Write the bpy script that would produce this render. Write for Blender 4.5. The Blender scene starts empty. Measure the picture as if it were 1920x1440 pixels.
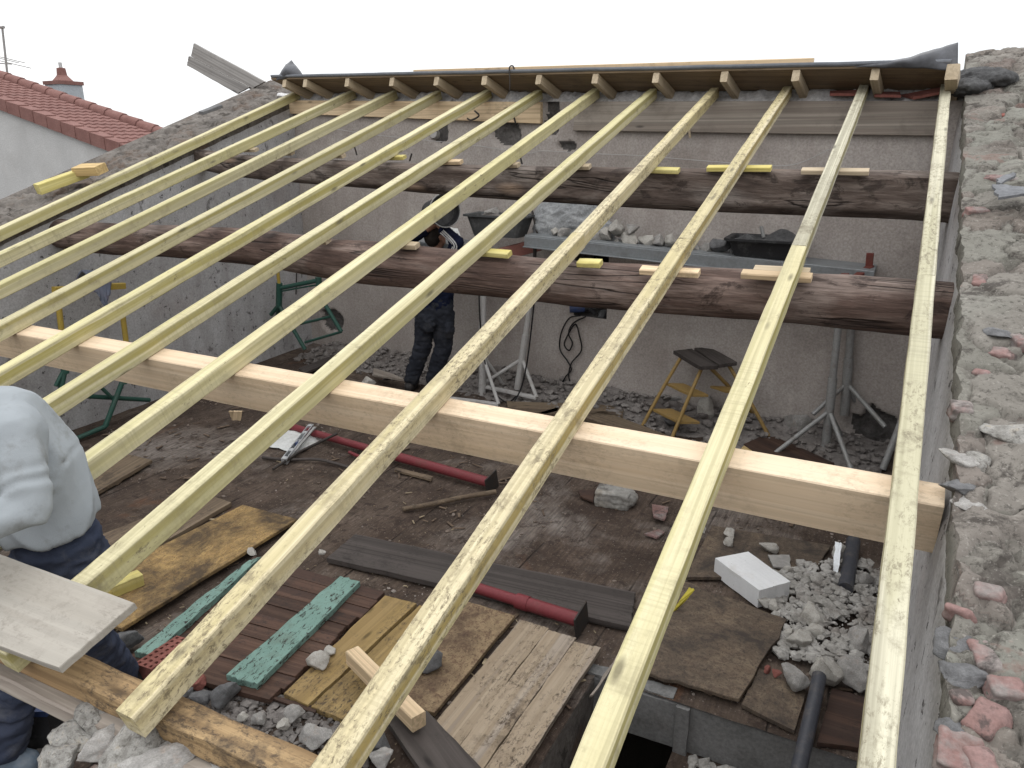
import bpy, bmesh, math, random
from math import radians, sin, cos, pi
from mathutils import Vector, Matrix, noise as mnoise
random.seed(7)
V = Vector
# ------------------------------------------------------------------ scene, camera, light
scene = bpy.context.scene
COL = scene.collection
AX = [V((0.88792797, 0.14126127, -0.4377547)), V((0.45998252, -0.27268391, 0.84502045)), V((0.0, -0.95167681, -0.30710138))]
CAM = V((0, 0, 2.325)); FPX = 1410.0
cd = bpy.data.cameras.new('camera'); cam = bpy.data.objects.new('camera', cd); COL.objects.link(cam)
cd.sensor_width = 36; cd.lens = FPX / 1920 * 36; cd.clip_start = 0.05; cd.clip_end = 5000
def w_of(c): return V((AX[0].dot(c), AX[1].dot(c), AX[2].dot(c)))
cr, cu, cb = w_of(V((1, 0, 0))), w_of(V((0, -1, 0))), w_of(V((0, 0, -1)))
cam.matrix_world = Matrix(((cr.x, cu.x, cb.x, CAM.x), (cr.y, cu.y, cb.y, CAM.y), (cr.z, cu.z, cb.z, CAM.z), (0, 0, 0, 1)))
scene.camera = cam
world = bpy.data.worlds.new('World'); scene.world = world; world.use_nodes = True
wt = world.node_tree
SUN_EL, SUN_ROT = 52, 150
bg = wt.nodes['Background']
sky = wt.nodes.new('ShaderNodeTexSky'); sky.sky_type = 'NISHITA'; sky.sun_disc = False
sky.sun_elevation = radians(SUN_EL); sky.sun_rotation = radians(SUN_ROT); sky.dust_density = 6; sky.air_density = 1.0
hs = wt.nodes.new('ShaderNodeHueSaturation'); hs.inputs['Saturation'].default_value = 0.25
wt.links.new(sky.outputs[0], hs.inputs['Color'])
tc = wt.nodes.new('ShaderNodeTexCoord'); cn = wt.nodes.new('ShaderNodeTexNoise'); cn.inputs['Scale'].default_value = 2.2; cn.inputs['Detail'].default_value = 5
wt.links.new(tc.outputs['Generated'], cn.inputs['Vector'])
cr_ = wt.nodes.new('ShaderNodeValToRGB'); wt.links.new(cn.outputs[0], cr_.inputs[0])
cr_.color_ramp.elements[0].position = 0.3; cr_.color_ramp.elements[0].color = (8.2, 8.6, 9.0, 1)
cr_.color_ramp.elements[1].position = 0.6; cr_.color_ramp.elements[1].color = (10, 10, 10, 1)
sep = wt.nodes.new('ShaderNodeSeparateXYZ'); wt.links.new(tc.outputs['Generated'], sep.inputs[0])
zen = wt.nodes.new('ShaderNodeMapRange'); wt.links.new(sep.outputs[2], zen.inputs[0])
for i_, v_ in ((1, 0.0), (2, 1.0), (3, 0.98), (4, 1.75)): zen.inputs[i_].default_value = v_
cz = wt.nodes.new('ShaderNodeVectorMath'); cz.operation = 'SCALE'; wt.links.new(cr_.outputs[0], cz.inputs[0]); wt.links.new(zen.outputs[0], cz.inputs['Scale'])
mx = wt.nodes.new('ShaderNodeMix'); mx.data_type = 'RGBA'; mx.inputs[0].default_value = 0.82
wt.links.new(hs.outputs[0], mx.inputs[6]); wt.links.new(cz.outputs[0], mx.inputs[7])
wt.links.new(mx.outputs[2], bg.inputs[0]); bg.inputs[1].default_value = 0.12
sd = bpy.data.lights.new('sun', 'SUN'); sd.energy = 0.55; sd.angle = radians(35); sd.color = (1, 0.97, 0.92)
sun = bpy.data.objects.new('sun', sd); COL.objects.link(sun)
sun.rotation_euler = (radians(90 - SUN_EL), 0, radians(180 - SUN_ROT) + pi)
scene.view_settings.view_transform = 'Standard'; scene.view_settings.look = 'None'
scene.view_settings.exposure = 0.24; scene.view_settings.gamma = 1
scene.render.resolution_x = 1024; scene.render.resolution_y = 768
scene.cycles.max_bounces = 6; scene.cycles.diffuse_bounces = 4

# ------------------------------------------------------------------ where things stand (photo pixel 1920x1440 -> point on a known plane)
def ray(x, y): return w_of(V(((x - 960) / FPX, (y - 720) / FPX, 1)))
def hit(x, y, n, d):
    r = ray(x, y); return CAM + r * ((d - n.dot(CAM)) / n.dot(r))
SL = 0.3110558
NR = V((0, -SL, 1)).normalized(); ROOF0 = NR.dot(CAM) - 1.5
RDIR = V((0, 1, SL)).normalized()
def rp(x, y, off=0): return hit(x, y, NR, ROOF0 - off)          # on the roof plane, off below it
def rz(Y): return 0.7537 + SL * Y
def fp(x, y, z=0.0): return hit(x, y, V((0, 0, 1)), z)           # on a level plane
def yp(x, y, Y): return hit(x, y, V((0, 1, 0)), Y)
def xp(x, y, X): return hit(x, y, V((1, 0, 0)), X)
WA, WB = V((-6.2, 6.73, 0)), V((0.1, 6.25, 0))
WD = (WB - WA).normalized(); WN = V((-WD.y, WD.x, 0))            # WN points away from the room
def wp(x, y, off=0): return hit(x, y, WN, WN.dot(WA) - off)      # on the ridge wall, off in front of it
def wl(X, z, off=0):
    t = (X - WA.x) / WD.x; p = WA + WD * t - WN * off; return V((p.x, p.y, z))

# ------------------------------------------------------------------ material helpers
class Mat:
    def __init__(s, name):
        s.m = bpy.data.materials.new(name); s.m.use_nodes = True; s.t = s.m.node_tree; s.t.nodes.clear()
    def n(s, ty, ins=(), **props):
        nd = s.t.nodes.new('ShaderNode' + ty)
        for k, v in props.items(): setattr(nd, k, v)
        for k, v in dict(ins).items(): s.put(nd.inputs[k], v)
        return nd
    def put(s, sock, v):
        if hasattr(v, 'is_output'): s.t.links.new(v, sock)
        elif isinstance(v, (tuple, list)) and len(v) == 3 and sock.type == 'RGBA': sock.default_value = (*v, 1)
        else: sock.default_value = v
    def obj(s, rnd=True):
        c = s.n('TexCoord').outputs['Object']
        if rnd:
            r = s.n('ObjectInfo').outputs['Random']
            o = s.n('CombineXYZ', {0: s.math('MULTIPLY', r, 37.0), 1: s.math('MULTIPLY', r, 11.0), 2: s.math('MULTIPLY', r, 23.0)}).outputs[0]
            c = s.n('VectorMath', {0: c, 1: o}, operation='ADD').outputs[0]
        return c
    def rnd(s): return s.n('ObjectInfo').outputs['Random']
    def sc(s, vec, v): return s.n('Mapping', {'Vector': vec, 'Scale': v}).outputs[0]
    def noise(s, vec, scale, detail=5, rough=0.55, dist=0.0):
        return s.n('TexNoise', {'Vector': vec, 'Scale': scale, 'Detail': detail, 'Roughness': rough, 'Distortion': dist}).outputs[0]
    def vor(s, vec, scale, feature='F1', out='Distance', rand=1.0):
        return s.n('TexVoronoi', {'Vector': vec, 'Scale': scale, 'Randomness': rand}, feature=feature).outputs[out]
    def math(s, op, a, b=0.0, clamp=False):
        return s.n('Math', {0: a, 1: b}, operation=op, use_clamp=clamp).outputs[0]
    def ramp(s, f, stops):
        nd = s.n('ValToRGB', {0: f}); e = nd.color_ramp.elements
        while len(e) < len(stops): e.new(0.5)
        for el, (p, c) in zip(e, stops):
            el.position = p; el.color = (*c, 1) if isinstance(c, (tuple, list)) else (c, c, c, 1)
        return nd.outputs[0]
    def mix(s, f, a, b, mode='MIX'):
        nd = s.n('Mix', data_type='RGBA', blend_type=mode)
        s.put(nd.inputs[0], f); s.put(nd.inputs[6], a); s.put(nd.inputs[7], b); return nd.outputs[2]
    def out(s, col, rough=0.8, bump=None, strength=0.3, dist=0.01, metal=0.0, spec=0.3):
        p = s.n('BsdfPrincipled', {'Base Color': col, 'Roughness': rough, 'Metallic': metal, 'Specular IOR Level': spec})
        if bump is not None:
            s.t.links.new(s.n('Bump', {'Height': bump, 'Strength': strength, 'Distance': dist}).outputs[0], p.inputs['Normal'])
        s.t.links.new(p.outputs[0], s.n('OutputMaterial').inputs[0]); return s.m

def wood(name, c1, c2, stripe=None, stripe_amt=0.5, dirt=(0.05, 0.04, 0.03), dirt_amt=0.3, dirt_scale=9, knots=True, grain=1.0, speck=0.0, vary=0.18, rough=0.75, band=None):
    g = Mat(name); v = g.obj()
    a = g.noise(g.sc(v, (0.9, 14, 14)), 1.0, 6, 0.6, 0.4)
    col = g.ramp(a, [(0.3, c1), (0.7, c2)])
    fine = g.noise(g.sc(v, (2.2, 120, 120)), 1.0, 4, 0.65, 0.2)
    rings = g.noise(g.sc(v, (0.35, 45, 45)), 1.0, 2, 0.5, 0.6)
    col = g.mix(g.ramp(rings, [(0.44, 0.0), (0.56, 0.6 * grain)]), col, tuple(k * 0.66 for k in c1))
    col = g.mix(g.ramp(fine, [(0.45, 0.0), (0.75, 0.45 * grain)]), col, tuple(k * 0.62 for k in c1))
    if stripe:
        st = g.noise(g.sc(v, (0.3, 10, 17)), 1.0, 2, 0.4, 0.25)
        col = g.mix(g.ramp(st, [(0.50, 0.0), (0.545, stripe_amt)]), col, stripe)
    if band:
        raw = g.obj(False); rx = g.n('SeparateXYZ', {0: raw}).outputs
        wob = g.math('MULTIPLY', g.math('SUBTRACT', g.noise(g.sc(v, (1.1, 0.0, 0.0)), 1.0, 3, 0.5), 0.5), 0.06)
        zz = g.math('ADD', rx[2], g.math('ADD', wob, g.math('MULTIPLY', g.math('SUBTRACT', g.rnd(), 0.5), 0.03)))
        bm_ = g.ramp(g.math('MULTIPLY', zz, -12.5), [(0.06, 0.0), (0.12, 1.0), (0.48, 0.9), (0.56, 0.0)])
        fr = g.noise(g.sc(v, (0.8, 60, 60)), 1.0, 3, 0.6)
        sidem = g.ramp(g.math('MULTIPLY', rx[2], -1.0), [(0.004, 0.0), (0.010, 1.0)])
        amt = g.math('MULTIPLY', g.ramp(g.math('FRACT', g.math('MULTIPLY', g.rnd(), 7.3)), [(0.2, 0.35), (0.7, 1.0)]), g.ramp(fr, [(0.3, 0.55), (0.6, 1.0)]))
        col = g.mix(g.math('MULTIPLY', g.math('MULTIPLY', bm_, sidem), amt), col, band)
    if knots:
        k = g.vor(g.sc(v, (2.6, 9, 9)), 1.0)
        col = g.mix(g.ramp(k, [(0.05, 0.85), (0.13, 0.0)]), col, tuple(x * 0.3 for x in c1))
    d = g.noise(v, dirt_scale, 8, 0.75)
    d2 = g.noise(v, 1.3, 3)
    dm = g.math('MULTIPLY', g.ramp(d, [(0.52, 0.0), (0.66, 1.0)]), g.ramp(d2, [(0.4, 0.15), (0.65, 1.0)]))
    col = g.mix(g.math('MULTIPLY', dm, dirt_amt), col, dirt)
    if band:
        saw = g.noise(g.sc(v, (110, 3, 3)), 1.0, 2, 0.5)
        col = g.mix(g.math('MULTIPLY', g.ramp(saw, [(0.5, 0.0), (0.62, 0.28)]), g.ramp(g.noise(v, 2.0, 3), [(0.45, 0.0), (0.6, 1.0)])), col, tuple(k * 0.55 for k in c1))
        mk = g.noise(g.sc(v, (0.8, 1.4, 1.4)), 17, 7, 0.8, 0.5)
        col = g.mix(g.math('MULTIPLY', g.ramp(mk, [(0.58, 0.0), (0.64, 0.8)]), g.ramp(g.noise(v, 1.9, 3), [(0.46, 0.0), (0.56, 1.0)])), col, dirt)
    if speck:
        sp = g.noise(g.sc(v, (0.55, 1, 1)), 60, 6, 0.8, 0.4)
        lay = g.math('MULTIPLY', g.ramp(sp, [(0.50, 0.0), (0.60, 1.0)]), g.ramp(g.noise(v, 3.0, 6, 0.7), [(0.44, 0.0), (0.54, 1.0)]))
        col = g.mix(g.math('MULTIPLY', lay, speck), col, dirt)
    r = g.rnd(); val = g.math('ADD', g.math('MULTIPLY', r, vary), 1 - vary * 0.5)
    col = g.n('HueSaturation', {'Color': col, 'Value': val}).outputs[0]
    return g.out(col, rough, g.math('ADD', fine, g.math('MULTIPLY', d, 0.4)), 0.25, 0.004)

def rough_mat(name, cols, scale, patches=(), bump_s=0.6, bump_d=0.01, rough=0.95, speck=None, rnd=True, stains=None, fine=60, fd=0.35):
    """cols: ramp stops for the main noise; patches: (colour, scale, lo, hi, amount)"""
    g = Mat(name); v = g.obj(rnd)
    a = g.noise(v, scale, 8, 0.65, 0.2)
    col = g.ramp(a, cols)
    for c, s_, lo, hi, am in patches:
        col = g.mix(g.ramp(g.noise(v, s_, 6, 0.65, 0.3), [(lo, 0.0), (hi, am)]), col, c)
    f = g.noise(v, fine, 5, 0.7)
    col = g.mix(g.ramp(f, [(0.35, fd), (0.65, 0.0)]), col, (0.02, 0.018, 0.016))
    if stains:
        st = g.noise(g.sc(v, stains[1]), 1.0, 5, 0.6)
        col = g.mix(g.ramp(st, [(0.5, 0.0), (0.7, stains[2])]), col, stains[0])
    if speck:
        c, s_, lo, hi, am = speck
        col = g.mix(g.ramp(g.noise(v, s_, 4, 0.8), [(lo, 0.0), (hi, am)]), col, c)
    return g.out(col, rough, g.math('ADD', a, g.math('MULTIPLY', f, 0.5)), bump_s, bump_d)

def plain(name, col, rough=0.5, metal=0.0, dirt=0.25, dcol=(0.12, 0.1, 0.09), scale=14, bump=0.15):
    g = Mat(name); v = g.obj()
    n_ = g.noise(v, scale, 7, 0.7)
    c = g.mix(g.ramp(n_, [(0.5, 0.0), (0.68, dirt)]), col, dcol)
    c = g.mix(g.ramp(g.noise(v, scale * 7, 3), [(0.4, 0.2), (0.6, 0.0)]), c, tuple(k * 0.5 for k in col))
    return g.out(c, rough, n_, bump, 0.004, metal)

M = {}
M['rafter'] = wood('treated_pine', (0.519, 0.466, 0.273), (0.598, 0.550, 0.361), (0.396, 0.361, 0.141), 0.4, (0.132, 0.106, 0.066), 0.5, 8, True, 0.85, 0.12, band=(0.334, 0.290, 0.097))
M['rafter_dirty'] = wood('muddy_pine', (0.502, 0.431, 0.264), (0.590, 0.528, 0.370), (0.387, 0.326, 0.141), 0.4, (0.132, 0.106, 0.066), 0.95, 8, True, 0.95, 0.9, band=(0.317, 0.238, 0.075))
M['rafter_grey'] = wood('greyed_pine', (0.414, 0.387, 0.290), (0.528, 0.502, 0.387), (0.334, 0.312, 0.194), 0.55, (0.141, 0.119, 0.079), 0.85, 8, True, 1.3, 0.7, band=(0.299, 0.255, 0.114))
M['beam'] = wood('planed_spruce', (0.62, 0.475, 0.325), (0.69, 0.565, 0.425), (0.55, 0.41, 0.275), 0.3, (0.24, 0.19, 0.13), 0.45, 8, False, 0.55, 0.3, 0.02)
M['plate_new'] = wood('new_plate_wood', (0.62, 0.46, 0.29), (0.72, 0.57, 0.38), None, 0, (0.15, 0.11, 0.08), 0.5, 7)
M['plate_old'] = wood('weathered_plank', (0.27, 0.235, 0.20), (0.39, 0.345, 0.30), (0.20, 0.165, 0.14), 0.5, (0.12, 0.10, 0.085), 0.7, 4, True, 1.1)
M['wallplate'] = wood('wet_timber', (0.270, 0.171, 0.086), (0.405, 0.284, 0.149), (0.099, 0.056, 0.036), 0.7, (0.050, 0.036, 0.027), 0.95, 3, True, 1.2, 0.8)
M['offcut'] = wood('yellow_offcut', (0.560, 0.480, 0.160), (0.640, 0.576, 0.272), (0.440, 0.360, 0.096), 0.4, (0.160, 0.112, 0.048), 0.4, 9, False, 0.7)
M['offcut_brown'] = wood('amber_offcut', (0.52, 0.36, 0.16), (0.62, 0.46, 0.22), None, 0, (0.2, 0.13, 0.06), 0.5, 9, False, 1.0)
M['board_brown'] = wood('brown_board', (0.153, 0.113, 0.077), (0.225, 0.171, 0.117), (0.090, 0.063, 0.045), 0.5, (0.036, 0.027, 0.023), 0.85, 8, True, 1.0, 0.6)
M['board_dark'] = wood('dark_board', (0.054, 0.045, 0.041), (0.090, 0.077, 0.072), (0.108, 0.092, 0.085), 0.4, (0.029, 0.024, 0.022), 0.8, 6, True, 1.0, 0.5)
M['board_red'] = wood('stained_board', (0.082, 0.044, 0.031), (0.126, 0.075, 0.054), (0.048, 0.029, 0.024), 0.6, (0.031, 0.023, 0.020), 0.9, 4, True, 1.0, 0.7, 0.6)
M['board_ply'] = wood('yellow_shutter_board', (0.313, 0.212, 0.083), (0.396, 0.290, 0.133), (0.230, 0.156, 0.069), 0.5, (0.069, 0.049, 0.035), 0.95, 4, True, 0.9, 1.0)
M['board_grey'] = wood('grey_shutter_board', (0.276, 0.225, 0.179), (0.368, 0.317, 0.262), (0.331, 0.239, 0.129), 0.35, (0.078, 0.057, 0.041), 0.9, 7, True, 0.9, 1.0)
M['plywood'] = wood('worn_plywood', (0.30, 0.28, 0.245), (0.36, 0.335, 0.295), (0.28, 0.25, 0.21), 0.25, (0.14, 0.12, 0.10), 0.7, 4, False, 0.25, 0.4, 0.02)
def osb(name, c1, c2, c3, dirt, amt):
    g = Mat(name); v = g.obj()
    ch = g.vor(g.sc(v, (22, 60, 40)), 1.0, out='Color')
    col = g.mix(g.ramp(ch, [(0.2, 0.0), (0.8, 1.0)]), c1, c2)
    col = g.mix(g.ramp(g.noise(v, 40, 5, 0.7), [(0.5, 0.0), (0.62, 0.8)]), col, c3)
    d = g.noise(v, 3.2, 8, 0.72, 0.3)
    col = g.mix(g.math('MULTIPLY', g.ramp(d, [(0.42, 0.0), (0.62, 1.0)]), amt), col, dirt)
    sp = g.noise(v, 120, 3, 0.7)
    col = g.mix(g.ramp(sp, [(0.56, 0.0), (0.64, 0.8)]), col, dirt)
    return g.out(col, 0.9, g.math('ADD', sp, d), 0.5, 0.005)
M['osb'] = osb('dirty_osb', (0.272, 0.174, 0.072), (0.391, 0.264, 0.111), (0.306, 0.204, 0.102), (0.051, 0.038, 0.029), 0.9)
M['osb_rust'] = osb('rusty_panel', (0.272, 0.200, 0.120), (0.224, 0.160, 0.096), (0.120, 0.072, 0.048), (0.068, 0.042, 0.030), 0.95)
M['osb_dark'] = osb('muddy_panel', (0.137, 0.101, 0.072), (0.173, 0.133, 0.094), (0.079, 0.058, 0.047), (0.049, 0.040, 0.035), 0.95)
def log_mat(nm='old_log', c=((0.058, 0.037, 0.031), (0.128, 0.084, 0.069), (0.235, 0.175, 0.15)), pale=(0.27, 0.22, 0.195)):
    g = Mat(nm); v = g.obj()
    st = g.sc(v, (0.9, 7, 7))
    a = g.noise(st, 1.6, 8, 0.65, 0.6)
    col = g.ramp(a, [(0.34, c[0]), (0.5, c[1]), (0.68, c[2])])
    col = g.mix(g.ramp(g.noise(g.sc(v, (1.2, 3, 3)), 1.4, 6, 0.6, 0.5), [(0.5, 0.0), (0.64, 0.6)]), col, pale)
    col = g.mix(g.ramp(g.noise(g.sc(v, (2, 4, 4)), 2.4, 7, 0.7, 0.5), [(0.55, 0.0), (0.62, 0.8)]), col, tuple(k * .5 for k in c[0]))
    cr = g.noise(g.sc(v, (0.22, 7, 7)), 1.0, 3, 0.5, 0.5)
    crk = g.math('MULTIPLY', g.ramp(g.math('ABSOLUTE', g.math('SUBTRACT', cr, 0.5)), [(0.0, 1.0), (0.012, 0.0)]), g.ramp(g.noise(v, 1.1, 2), [(0.38, 0.0), (0.45, 1.0)]))
    col = g.mix(g.math('MULTIPLY', crk, 0.85), col, (0.012, 0.008, 0.007))
    k = g.vor(g.sc(v, (1.1, 3, 3)), 1.0)
    col = g.mix(g.ramp(k, [(0.06, 0.8), (0.16, 0.0)]), col, (0.34, 0.24, 0.17))
    f = g.noise(g.sc(v, (5, 60, 60)), 1.0, 5, 0.7)
    col = g.mix(g.ramp(f, [(0.4, 0.5), (0.62, 0.0)]), col, (0.03, 0.018, 0.014))
    h = g.math('ADD', g.math('ADD', a, g.math('MULTIPLY', f, 0.5)), g.math('MULTIPLY', crk, -1.2))
    return g.out(col, 0.85, h, 0.8, 0.015)
M['log'] = log_mat()
M['log_grey'] = log_mat('hewn_grey_log', ((0.06, 0.045, 0.038), (0.125, 0.095, 0.08), (0.23, 0.19, 0.165)), (0.30, 0.265, 0.24))
M['plaster_warm'] = rough_mat('warm_grey_render', [(0.3, (0.360, 0.320, 0.294)), (0.55, (0.455, 0.409, 0.380)), (0.75, (0.530, 0.483, 0.451))], 1.3,
    [((0.570, 0.532, 0.503), 0.9, 0.50, 0.70, 0.6), ((0.270, 0.227, 0.204), 1.7, 0.53, 0.72, 0.6)], 0.2, 0.004, speck=((0.160, 0.133, 0.123), 26, 0.62, 0.72, 0.4), stains=((0.250, 0.212, 0.190), (4, 4, 0.5), 0.45))
M['plaster_cool'] = rough_mat('speckled_grey_render', [(0.3, (0.42, 0.41, 0.415)), (0.55, (0.54, 0.535, 0.545)), (0.75, (0.62, 0.62, 0.63))], 1.6,
    [((0.38, 0.32, 0.30), 1.1, 0.54, 0.74, 0.5), ((0.14, 0.13, 0.13), 5.5, 0.62, 0.68, 0.75)], 0.25, 0.005, speck=((0.06, 0.055, 0.053), 15, 0.61, 0.645, 0.9), stains=((0.24, 0.22, 0.215), (6, 6, 1.2), 0.45))
def wall_top_mat(name, warm):
    g = Mat(name); v = g.obj(False)
    a = g.noise(v, 3.0, 9, 0.68, 0.3)
    col = g.ramp(a, [(0.30, (0.10, 0.095, 0.09)), (0.46, (0.26, 0.25, 0.235)), (0.58, (0.36, 0.345, 0.325)), (0.75, (0.46, 0.445, 0.42))])
    col = g.mix(g.ramp(g.noise(v, 1.7, 5, 0.6, 0.3), [(0.52, 0.0), (0.66, 0.55)]), col, (0.30, 0.335, 0.30))
    col = g.mix(g.ramp(g.noise(v, 2.3, 6, 0.65), [(0.55, 0.0), (0.68, 0.7 * warm)]), col, (0.23, 0.17, 0.14))
    col = g.mix(g.ramp(g.noise(v, 4.5, 6, 0.7, 0.5), [(0.60, 0.0), (0.67, 0.9)]), col, (0.055, 0.052, 0.052))
    f = g.noise(v, 55, 6, 0.75)
    col = g.mix(g.ramp(f, [(0.36, 0.75), (0.5, 0.0)]), col, (0.05, 0.047, 0.045))
    col = g.mix(g.ramp(g.noise(v, 90, 3, 0.7), [(0.58, 0.0), (0.68, 0.6)]), col, (0.55, 0.54, 0.52))
    h = g.math('ADD', g.math('MULTIPLY', a, 1.0), g.math('MULTIPLY', f, 0.6))
    return g.out(col, 0.97, h, 0.9, 0.02)
M['masonry'] = wall_top_mat('broken_masonry', 1.0)
def stones_mat():
    g = Mat('rubble_masonry_top'); v = g.obj(False)
    at = g.n('Attribute', attribute_name='stone').outputs['Color']
    s3 = g.n('SeparateColor', {0: at}); crev, tint = s3.outputs[0], s3.outputs[1]
    a = g.noise(v, 6.0, 9, 0.72, 0.3)
    base = g.ramp(a, [(0.28, (0.064, 0.057, 0.050)), (0.45, (0.144, 0.129, 0.114)), (0.58, (0.205, 0.187, 0.166)), (0.75, (0.269, 0.248, 0.222))])
    cell = g.ramp(tint, [(0.0, (0.192, 0.174, 0.155)), (0.35, (0.166, 0.168, 0.143)), (0.55, (0.224, 0.205, 0.184)), (0.72, (0.128, 0.104, 0.088)), (0.80, (0.064, 0.059, 0.057)), (0.90, (0.160, 0.113, 0.096)), (1.0, (0.192, 0.171, 0.152))])
    col = g.mix(0.6, base, cell)
    col = g.mix(g.ramp(g.noise(v, 1.6, 6, 0.65, 0.3), [(0.50, 0.0), (0.64, 0.6)]), col, (0.211, 0.211, 0.184))
    col = g.mix(g.ramp(g.noise(v, 5.0, 7, 0.72, 0.5), [(0.545, 0.0), (0.62, 0.85)]), col, (0.048, 0.041, 0.036))
    col = g.mix(g.ramp(crev, [(0.0, 0.55), (0.35, 0.0)]), col, (0.102, 0.089, 0.079))
    f = g.noise(v, 42, 7, 0.78)
    col = g.mix(g.ramp(f, [(0.36, 0.8), (0.48, 0.0)]), col, (0.045, 0.040, 0.035))
    col = g.mix(g.ramp(g.noise(v, 75, 4, 0.7), [(0.58, 0.0), (0.68, 0.6)]), col, (0.320, 0.297, 0.269))
    br = g.noise(v, 3.1, 5, 0.7, 0.4)
    col = g.mix(g.ramp(br, [(0.60, 0.0), (0.64, 0.55)]), col, (0.173, 0.107, 0.091))
    return g.out(col, 0.97, g.math('ADD', a, g.math('MULTIPLY', f, 0.5)), 0.8, 0.012)
M['masonry_cells'] = stones_mat()
M['masonry_dark'] = rough_mat('dark_mortar', [(0.3, (0.070, 0.061, 0.055)), (0.5, (0.156, 0.139, 0.125)), (0.75, (0.257, 0.233, 0.210))], 5.0, [((0.312, 0.285, 0.259), 3.0, 0.54, 0.66, 0.6), ((0.039, 0.032, 0.027), 5.0, 0.53, 0.61, 0.85), ((0.117, 0.078, 0.056), 2.6, 0.54, 0.64, 0.75)], 0.8, 0.012, fine=40)
M['crust_stone'] = rough_mat('crusted_stone', [(0.3, (0.15, 0.14, 0.125)), (0.5, (0.30, 0.29, 0.27)), (0.72, (0.46, 0.455, 0.44))], 2.2, [((0.30, 0.25, 0.18), 2.2, 0.54, 0.66, 0.6), ((0.10, 0.09, 0.08), 5, 0.54, 0.62, 0.7)], 0.6, 0.008, fine=22)
M['plank_grey'] = wood('sun_greyed_plank', (0.25, 0.235, 0.225), (0.36, 0.345, 0.33), (0.19, 0.175, 0.165), 0.5, (0.10, 0.09, 0.085), 0.6, 4, True, 1.0)
M['ridge_mortar'] = rough_mat('ridge_mortar', [(0.3, (0.36, 0.35, 0.355)), (0.5, (0.60, 0.59, 0.59)), (0.75, (0.74, 0.73, 0.72))], 7.0, [((0.16, 0.15, 0.15), 6.0, 0.57, 0.65, 0.8)], 0.8, 0.012, fine=40)
M['hole_rubble'] = rough_mat('hole_rubble', [(0.3, (0.06, 0.055, 0.053)), (0.55, (0.15, 0.14, 0.135)), (0.75, (0.26, 0.245, 0.235))], 7.0, [], 1.0, 0.03, fine=40)
M['rock_pale'] = rough_mat('pale_stone', [(0.3, (0.340, 0.318, 0.285)), (0.5, (0.464, 0.442, 0.405)), (0.75, (0.541, 0.522, 0.486))], 1.4, [((0.247, 0.220, 0.190), 2.6, 0.58, 0.7, 0.5)], 0.5, 0.006, fine=14)
M['rock_grey'] = rough_mat('grey_stone', [(0.3, (0.238, 0.227, 0.216)), (0.55, (0.370, 0.356, 0.339)), (0.75, (0.475, 0.462, 0.440))], 1.4, [((0.352, 0.290, 0.246), 2.0, 0.56, 0.7, 0.6)], 0.5, 0.006, fine=14)
M['rock_dark'] = rough_mat('dark_stone', [(0.3, (0.09, 0.09, 0.093)), (0.6, (0.17, 0.17, 0.175)), (0.8, (0.26, 0.26, 0.26))], 1.6, [], 0.5, 0.006, fine=14)
M['rubble_far'] = rough_mat('rubble_grey', [(0.3, (0.140, 0.126, 0.118)), (0.55, (0.253, 0.231, 0.218)), (0.75, (0.351, 0.330, 0.312))], 6, [((0.105, 0.085, 0.074), 1.8, 0.5, 0.65, 0.6)], 0.6, 0.01)
M['rubble_white'] = rough_mat('rubble_pale', [(0.3, (0.288, 0.272, 0.248)), (0.55, (0.440, 0.424, 0.400)), (0.75, (0.544, 0.528, 0.504))], 7, [((0.176, 0.144, 0.124), 3, 0.55, 0.68, 0.6)], 0.6, 0.01)
M['cement'] = rough_mat('cement_powder', [(0.3, (0.28, 0.29, 0.30)), (0.6, (0.40, 0.41, 0.42)), (0.8, (0.50, 0.51, 0.52))], 8, [], 0.8, 0.02)
M['mortar_wet'] = rough_mat('wet_mortar', [(0.3, (0.05, 0.05, 0.052)), (0.6, (0.10, 0.10, 0.102)), (0.8, (0.15, 0.15, 0.15))], 10, [], 0.8, 0.02)
M['brick'] = rough_mat('pale_red_brick', [(0.3, (0.204, 0.115, 0.102)), (0.6, (0.272, 0.174, 0.162)), (0.8, (0.323, 0.246, 0.234))], 9, [((0.255, 0.238, 0.225), 7, 0.47, 0.6, 0.85), ((0.060, 0.051, 0.048), 12, 0.58, 0.66, 0.8)], 0.8, 0.008)
M['brick_red'] = rough_mat('red_brick', [(0.3, (0.20, 0.07, 0.055)), (0.6, (0.30, 0.115, 0.095)), (0.8, (0.36, 0.17, 0.14))], 12, [], 0.4, 0.006)
M['tile_red'] = rough_mat('roof_tile_red', [(0.3, (0.185, 0.088, 0.077)), (0.6, (0.25, 0.130, 0.114)), (0.8, (0.31, 0.185, 0.165))], 4, [((0.15, 0.078, 0.07), 2.0, 0.5, 0.7, 0.5)], 0.3, 0.006)
M['render_light'] = rough_mat('neighbour_render', [(0.3, (0.460, 0.460, 0.460)), (0.7, (0.552, 0.552, 0.547))], 1.2, [((0.414, 0.405, 0.396), 0.7, 0.5, 0.7, 0.5)], 0.2, 0.004, stains=((0.350, 0.340, 0.331), (2.5, 2.5, 0.25), 0.35))
M['render_chimney'] = rough_mat('chimney_render', [(0.3, (0.34, 0.37, 0.40)), (0.7, (0.44, 0.47, 0.50))], 2, [((0.28, 0.25, 0.25), 2.5, 0.55, 0.7, 0.6)], 0.2, 0.004)
M['concrete'] = rough_mat('trimmer_concrete', [(0.3, (0.152, 0.152, 0.150)), (0.6, (0.232, 0.230, 0.228)), (0.8, (0.304, 0.300, 0.296))], 2.5, [((0.120, 0.112, 0.104), 3, 0.52, 0.68, 0.7)], 0.4, 0.006)
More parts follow.
